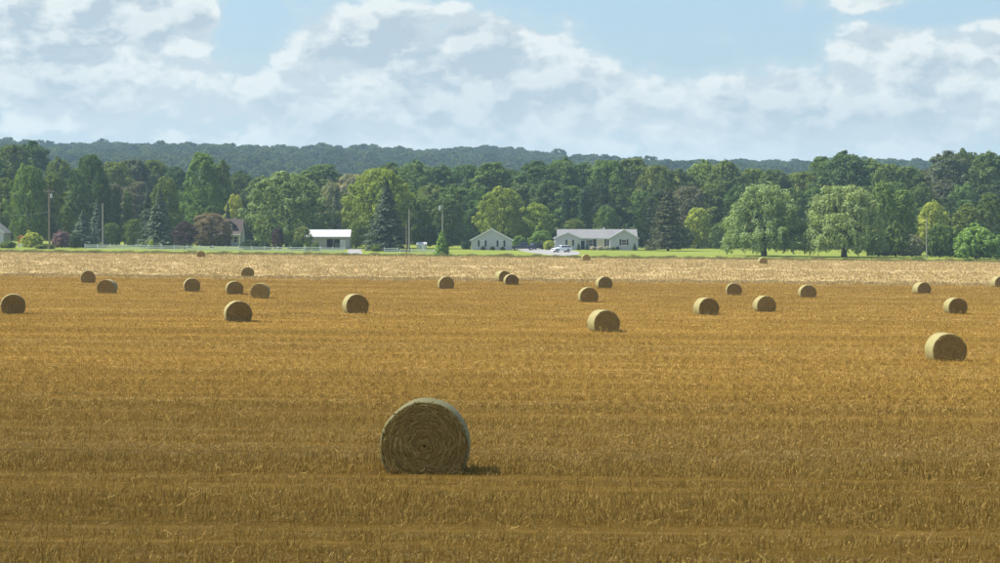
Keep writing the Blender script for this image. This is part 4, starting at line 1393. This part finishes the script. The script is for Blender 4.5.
# ------------------------------------------------------------------ vehicles
def wheel_mesh(r, w):
    bm = bmesh.new()
    n = 20
    prof_ = [(r * 0.62, -w / 2), (r * 0.93, -w / 2), (r, -w / 2 * 0.7), (r, w / 2 * 0.7), (r * 0.93, w / 2), (r * 0.62, w / 2)]
    rings = []
    for i in range(n):
        th = 2 * PI * i / n
        rings.append([bm.verts.new((q * math.cos(th), yy, q * math.sin(th))) for q, yy in prof_])
    for i in range(n):
        a, b = rings[i], rings[(i + 1) % n]
        for j in range(len(prof_)):
            j2 = (j + 1) % len(prof_)
            bm.faces.new((a[j], a[j2], b[j2], b[j]))
    bmesh.ops.recalc_face_normals(bm, faces=bm.faces)
    me = bpy.data.meshes.new('tyre'); bm.to_mesh(me); bm.free()
    me.materials.append(M['tyre'])
    rb = MB()
    for s in (-1, 1):
        for k in range(5):
            th = 2 * PI * k / 5
            c, sn = math.cos(th), math.sin(th)
            pts = [(-.06, 0), (.06, 0), (.05, r * .62), (-.05, r * .62)]
            y0 = s * w * 0.36; y1 = s * w * 0.30
            vs = [(p * c - q * sn, yy, p * sn + q * c) for yy in (y0, y1) for p, q in pts]
            rb.add(vs, [(0, 1, 2, 3), (7, 6, 5, 4), (0, 4, 5, 1), (1, 5, 6, 2), (2, 6, 7, 3), (3, 7, 4, 0)])
    rb.tube([(0, -w * .4, 0), (0, w * .4, 0)], [r * .2, r * .2], 10)
    n2 = 20
    rb.tube([(0, -w * .22, 0), (0, w * .22, 0)], [r * .63, r * .63], n2)
    rim = rb.mesh('rim'); rim.materials.append(M['rim'])
    return me, rim


def vehicle(name, px, py, rz, label, cat, paint, kind):
    p = at(px, py)
    root = empty(name, (p.x, p.y, p.z + 0.035), rz)
    root.scale = (1.1, 1.1, 1.1) if kind == 'pickup' else (1.05, 1.05, 1.05)
    tag(root, label, cat)
    L, Wd = (5.7, 1.95) if kind == 'pickup' else (4.6, 1.86)
    hw = Wd / 2
    f = -L / 2     # the nose points to -X
    belt = 1.08 if kind != 'pickup' else 1.15
    # lower body: side profile with wheel arches
    def arch(xc, r=0.44, n=7):
        return [(xc - r * math.cos(PI * i / n), 0.36 + r * math.sin(PI * i / n)) for i in range(n + 1)]
    wf, wr = f + 0.92, L / 2 - (1.25 if kind == 'pickup' else 0.92)
    prof_ = [(f + 0.10, 0.30)] + [(x, max(z, 0.30)) for x, z in arch(wf)] + [(x, max(z, 0.30)) for x, z in arch(wr)] + [(L / 2 - 0.08, 0.34), (L / 2, 0.55), (L / 2 - 0.02, belt - .06), (L / 2 - .08, belt)]
    prof_ += [(f + 1.55, belt), (f + 1.30, belt - .06), (f + 0.35, belt - .16), (f + 0.06, belt - .30), (f, 0.62)]
    MB().prism_y(prof_, -hw, hw).build('body', paint, root, bevel=0.05)
    # cabin: tapered greenhouse
    if kind == 'pickup':
        cb = [(f + 1.45, belt), (f + 2.15, 1.80), (f + 3.55, 1.82), (f + 3.75, belt)]
    else:
        cb = [(f + 1.35, belt), (f + 2.05, 1.62), (f + 3.9, 1.64), (L / 2 - .12, belt)]
    n = len(cb)
    inn = 0.2
    top = lambda z: hw - .04 - inn * (z - belt) / 0.6
    mb = MB()
    vs = [(x, -top(z), z - .02) for x, z in cb] + [(x, top(z), z - .02) for x, z in cb]
    mb.add(vs, [tuple(range(n)), tuple(range(2 * n - 1, n - 1, -1))] + [(i, i + n, (i + 1) % n + n, (i + 1) % n) for i in range(n)])
    cab = mb.build('cabin', paint, root, bevel=0.04)

    def quad(nm, pts, parent, mat=None, t=0.012):
        pts = [Vector(q) for q in pts]
        nrm = (pts[1] - pts[0]).cross(pts[2] - pts[0]).normalized()
        c = sum(pts, Vector()) / 4
        ref = Vector((0, 0, belt + .2))
        if nrm.dot(c - ref) < 0: nrm = -nrm
        vs = [tuple(q + nrm * 0.016) for q in pts] + [tuple(q - nrm * t) for q in pts]
        return MB().add(vs, [(0, 1, 2, 3), (7, 6, 5, 4), (0, 4, 5, 1), (1, 5, 6, 2), (2, 6, 7, 3), (3, 7, 4, 0)]).build(nm, mat or M['glass'], parent)

    def on_side(s, x, z):
        return (x, s * top(z), z - .02)
    za, zb = belt + .07, cb[1][1] - .09
    def xl(z): return cb[0][0] + (cb[1][0] - cb[0][0]) * (z - belt) / (cb[1][1] - belt)
    def xr(z): return cb[3][0] + (cb[2][0] - cb[3][0]) * (z - belt) / (cb[2][1] - belt)
    span0, span1 = xl(za) + .12, xr(za) - .12
    mids = [0.5] if kind == 'pickup' else [0.40, 0.74]
    for s in (-1, 1):
        cuts = [0] + mids + [1]
        for a, b in zip(cuts[:-1], cuts[1:]):
            def xx(u, z):
                l, r = xl(z) + .12, xr(z) - .12
                return l + (r - l) * u
            ga = 0.02 if a > 0 else 0; gb = 0.02 if b < 1 else 0
            quad('side_window', [on_side(s, xx(a + ga, za), za), on_side(s, xx(b - gb, za), za), on_side(s, xx(b - gb, zb), zb), on_side(s, xx(a + ga, zb), zb)], cab)
    for nm, fx in (('windscreen', xl), ('rear_window', xr)):
        quad(nm, [(fx(za), -top(za) + .1, za - .02), (fx(za), top(za) - .1, za - .02), (fx(zb), top(zb) - .1, zb - .02), (fx(zb), -top(zb) + .1, zb - .02)], cab)
    if kind == 'pickup':
        MB().box(f + 3.85, L / 2 - .12, -hw + .12, hw - .12, belt - .3, belt + .004).build('bed_floor', M['dark'], root)
    ty, rim = wheel_mesh(0.37, 0.24)
    for xw in (wf, wr):
        for s in (-1, 1):
            t_ = link('tyre', ty, None, root); t_.location = (xw, s * (hw - .12), 0.36); t_.name = 'wheel'
            link('rim', rim, None, t_)
    for s in (-1, 1):
        MB().box(f - .015, f + .16, s * hw * .62 - .2, s * hw * .62 + .2, belt - .38, belt - .24).build('headlight', M['lamp'], root, bevel=.02)
        MB().box(L / 2 - .12, L / 2 + .015, s * hw * .82 - .12, s * hw * .82 + .12, belt - .36, belt - .08).build('tail_light', M['redlamp'], root, bevel=.02)
        MB().box(f + 1.75, f + 1.92, s * (hw + .02) - .1, s * (hw + .02) + .1, belt + .02, belt + .16).build('mirror', paint, root, bevel=.02)
        for xd in (f + 2.55, f + 3.4):
            MB().box(xd, xd + .18, s * hw - .02, s * hw + .02, belt - .16, belt - .12).build('door_handle', M['grey'], root)
    MB().box(f - .04, f + .12, -hw * .55, hw * .55, belt - .5, belt - .26).build('grille', M['dark'], root)
    MB().box(f - .06, f + .12, -hw * .9, hw * .9, .34, .52).build('front_bumper', M['grey'] if kind == 'pickup' else paint, root, bevel=.03)
    MB().box(L / 2 - .1, L / 2 + .06, -hw * .9, hw * .9, .38, .56).build('rear_bumper', M['grey'] if kind == 'pickup' else paint, root, bevel=.03)
    return root


vehicle('white_car', 561.5, 252.3, math.radians(24), 'white sport utility car parked on the pale driveway', 'car', M['whitecar'], 'suv')
vehicle('pickup_truck', 523.8, 250.3, math.radians(6), 'dark navy pickup truck parked beside the grey gabled garage', 'pickup', M['navy'], 'pickup')
vehicle('dark_car', 539, 249.6, math.radians(205), 'dark car parked behind the tail of the pickup', 'car', M['blackcar'], 'suv')


# ------------------------------------------------------------------ fences
def fence(px0, d0, px1, d1, label, rails=3, gap=3.1, height=1.15, group='white rail fences along the yards'):
    a = Vector((X(px0, d0), d0, 0)); b = Vector((X(px1, d1), d1, 0))
    root = empty('rail_fence', (a.x, a.y, gz(a.x, a.y)), math.atan2(b.y - a.y, b.x - a.x))
    tag(root, label, 'fence', group)
    n = max(1, round((b - a).length / gap)); L = (b - a).length / n
    post = MB().box(-.07, .07, -.07, .07, -.3, height).mesh('post', bevel=.01); post.materials.append(M['white'])
    cap = MB().add([(-.09, -.09, height), (.09, -.09, height), (.09, .09, height), (-.09, .09, height), (0, 0, height + .09)], [(0, 3, 2, 1), (0, 1, 4), (1, 2, 4), (2, 3, 4), (3, 0, 4)]).mesh('cap')
    cap.materials.append(M['white'])
    rail = MB().box(.072, L - .072, -.03, .03, -.085, .085).mesh('rail'); rail.materials.append(M['white'])
    za = gz(a.x, a.y)
    zs = []
    for i in range(n + 1):
        p = a.lerp(b, i / n)
        zs.append(gz(p.x, p.y) - za)
        o = link('post', post, None, root); o.location = (i * L, 0, zs[-1])
        c = link('cap', cap, None, o)
    for i in range(n):
        for k in range(rails):
            o = link('rail', rail, None, root)
            o.location = (i * L, 0, zs[i] + height - .16 - k * 0.36)
            o.rotation_euler = (0, -math.atan2(zs[i + 1] - zs[i], L), 0)
    return root


fence(85, 498, 304, 489, 'long white rail fence from the blue spruces to the clipped shrubs')
fence(305, 485, 320, 485, 'short white rail fence panel before the two clipped shrubs', gap=3.4, height=1.3)
fence(321, 489, 344, 489, 'white rail fence panel between the clipped shrubs and the left driveway')
fence(384, 489, 398, 489, 'short white rail fence panel under the tall dark spruce', gap=3.3)
fence(400, 492, 435, 495, 'low white rail fence right of the thin pole pair', rails=2, height=0.8)


# ------------------------------------------------------------------ poles and wires
def pole(px, d, ytop, label, mat, r=0.16, can=None, arm=None):
    x = X(px, d); z = gz(x, d)
    H = top_h(px, d, ytop)
    root = empty('utility_pole', (x, d, z))
    tag(root, label, 'utility pole', 'utility poles along the yards')
    MB().tube([(0, 0, -.5), (0, 0, H * .5), (0, 0, H)], [r * 1.15, r, r * .8], 8).build('shaft', mat, root, smooth=False)
    if arm:
        ar = MB().box(-arm, arm, -.2, -.08, H - .75, H - .55).build('cross_arm', mat, root)
        for xx in (-arm * .9, -arm * .4, arm * .4, arm * .9):
            MB().tube([(xx, -.14, H - .55), (xx, -.14, H - .35)], [.05, .04], 6).build('insulator', M['lamp'], ar)
    if can:
        cx, cz = can
        MB().tube([(cx, -.1, H - cz - .5), (cx, -.1, H - cz - .45), (cx, -.1, H - cz + .45), (cx, -.1, H - cz + .5)], [.24, .30, .30, .2], 12).build('transformer', M['grey'], root)
        MB().box(min(0, cx), max(0, cx), -.14, -.06, H - cz - .05, H - cz + .05).build('bracket', M['grey'], root)
    return Vector((x, d, z + H))


p1 = pole(49.5, 490, 189, 'thick brown utility pole with a pale transformer near the left edge', M['polewood'], 0.2, can=(0.5, 1.6), arm=1.1)
p2 = pole(103, 508, 203, 'silvered pole without crossarm beside the slim blue spruce', M['palepole'], 0.17)
p3 = pole(409.3, 491, 209, 'taller pole of the thin pair right of the tall dark spruce', M['palepole'], 0.14)
p4 = pole(406.6, 492, 222, 'shorter pole of the thin pair right of the tall dark spruce', M['polewood'], 0.13)
p5 = pole(442.6, 500, 205, 'pole with a small transformer rising behind the cone-shaped evergreen', M['palepole'], 0.15, can=(-0.6, 0.7))
p6 = pole(926.5, 484, 217, 'thin pale pole before the yellow-green tree at right', M['palepole'], 0.13)


def wire(a, b, sag, label, r=0.018):
    pts = []
    a = Vector(a); b = Vector(b)
    for i in range(13):
        t = i / 12
        p = a.lerp(b, t); p.z -= sag * 4 * t * (1 - t)
        pts.append(p - a)
    o = MB().tube(pts, [r] * 13, 4).build('overhead_wire', M['wire'])
    o.location = a
    tag(o, label, 'wire', 'overhead wires')


off = Vector((X(-30, 470), 470, p1.z - 1.0))
wire(p1 + Vector((-.9, -.14, -.4)), off, 0.8, 'upper thin wire running left from the leftmost utility pole')
wire(p1 + Vector((0, -.2, -5.2)), off + Vector((0, 0, -5.0)), 0.5, 'thick low cable running left from the leftmost utility pole', 0.035)
wire(p1 + Vector((.9, -.14, -.4)), p2 + Vector((0, 0, -.3)), 0.9, 'thin wire from the leftmost utility pole to the silvered pole')
wire(p3 + Vector((0, 0, -.2)), Vector((X(421, 520), 520, CAMZ + (215 - 221) / F * 520)), 0.5, 'short pale cable slanting down right from the taller thin pole', 0.05)
wire(p3 + Vector((0, 0, -.2)), p5 + Vector((0, 0, -.3)), 0.6, 'thin wire from the taller thin pole to the pole behind the evergreen')


# ------------------------------------------------------------------ small yard things
def play_set():
    p = at(21, 247.2)
    r = empty('play_slide', (p.x, p.y, p.z))
    tag(r, 'small orange and white play slide beside the bright lime shrub', 'slide')
    for x in (-.5, .5):
        for y in (-.4, .4):
            MB().box(x - .06, x + .06, y - .06, y + .06, -.2, 2.3).build('post', M['orange'], r)
    MB().box(-.6, .6, -.5, .5, 1.25, 1.36).build('platform', M['orange'], r)
    MB().prism_y([(-.8, 2.3), (.8, 2.3), (0, 2.9)], -.6, .6).build('roof', M['orange'], r)
    MB().prism_y([(.6, 1.3), (2.6, .25), (2.9, .22), (2.9, .32), (2.6, .36), (.6, 1.42)], -.3, .3).build('slide_chute', M['white'], r)
    MB().box(-.6, .6, -.52, -.46, .1, .8).build('front_panel', M['white'], r)


play_set()


# ------------------------------------------------------------------ haze
def haze():
    mb = MB().box(-4600, 4600, -320, 5400, -20, 128)
    m, t, out = new_mat('haze_air')
    v = t.node('ShaderNodeVolumePrincipled')
    v.inputs['Color'].default_value = (0.52, 0.78, 1.0, 1)
    v.inputs['Density'].default_value = 0.00013
    v.inputs['Anisotropy'].default_value = 0.2
    t.l.new(v.outputs[0], out.inputs['Volume'])
    o = mb.build('haze', m)
    tag(o, 'thin blue summer haze filling the air over the land', 'haze', kind='stuff')


haze()


# ------------------------------------------------------------------ the cloud overhead whose shadow lies on the near field
def overhead_cloud():
    rng = np.random.default_rng(5)
    alt = 760.0
    h = (alt - 7) / math.tan(SUN_EL)
    cx = math.sin(SUN_AZ) * h; cy = math.cos(SUN_AZ) * h - 214
    rx, ry, th = 620.0, 300.0, 70.0
    nr, na = 26, 96
    V = []
    ph = rng.uniform(0, 6.28, 12)
    for side in (1, -1):
        for i in range(nr + 1):
            r = i / nr
            for j in range(na):
                a = 2 * PI * j / na
                wob = 1 + 0.05 * math.sin(3 * a + ph[0]) + 0.035 * math.sin(5 * a + ph[1]) + 0.02 * math.sin(11 * a + ph[2])
                x = rx * r * math.cos(a) * wob; y = ry * r * math.sin(a) * wob - 0.35 * x * max(0.0, math.sin(a))
                t = (1 - r * r)
                lump = 1 + 0.22 * math.sin(x * 0.021 + ph[3]) * math.sin(y * 0.027 + ph[4]) + 0.14 * math.sin(x * 0.05 + ph[5] + y * 0.013) * math.sin(y * 0.061 + ph[6])
                V.append((cx + x, cy + y, alt + side * th * (0.75 if side > 0 else 0.25) * max(0.0, t) * lump + (0.02 if side > 0 else -0.02)))
    n = (nr + 1) * na
    Q = []
    for sd in range(2):
        for i in range(nr):
            for j in range(na):
                a, b, c, d = [sd * n + q for q in (i * na + j, i * na + (j + 1) % na, (i + 1) * na + (j + 1) % na, (i + 1) * na + j)]
                Q.append((a, d, c, b) if sd == 0 else (a, b, c, d))
    for j in range(na):
        a = nr * na + j; b = nr * na + (j + 1) % na
        Q.append((a, a + n, b + n, b))
    me = mesh_np('cloud', V, Q)
    bm = bmesh.new(); bm.from_mesh(me)
    bmesh.ops.remove_doubles(bm, verts=bm.verts, dist=0.001)
    bmesh.ops.recalc_face_normals(bm, faces=bm.faces)
    bm.to_mesh(me); bm.free()
    m, t, out = new_mat('cloud_vapour')
    v = t.node('ShaderNodeVolumePrincipled')
    v.inputs['Color'].default_value = (0.95, 0.96, 0.98, 1)
    v.inputs['Density'].default_value = 0.027
    v.inputs['Anisotropy'].default_value = 0.3
    t.l.new(v.outputs[0], out.inputs['Volume'])
    o = link('cloud', me, m)
    tag(o, 'thin fair-weather cloud drifting overhead that shades the near field', 'cloud', kind='stuff')


overhead_cloud()
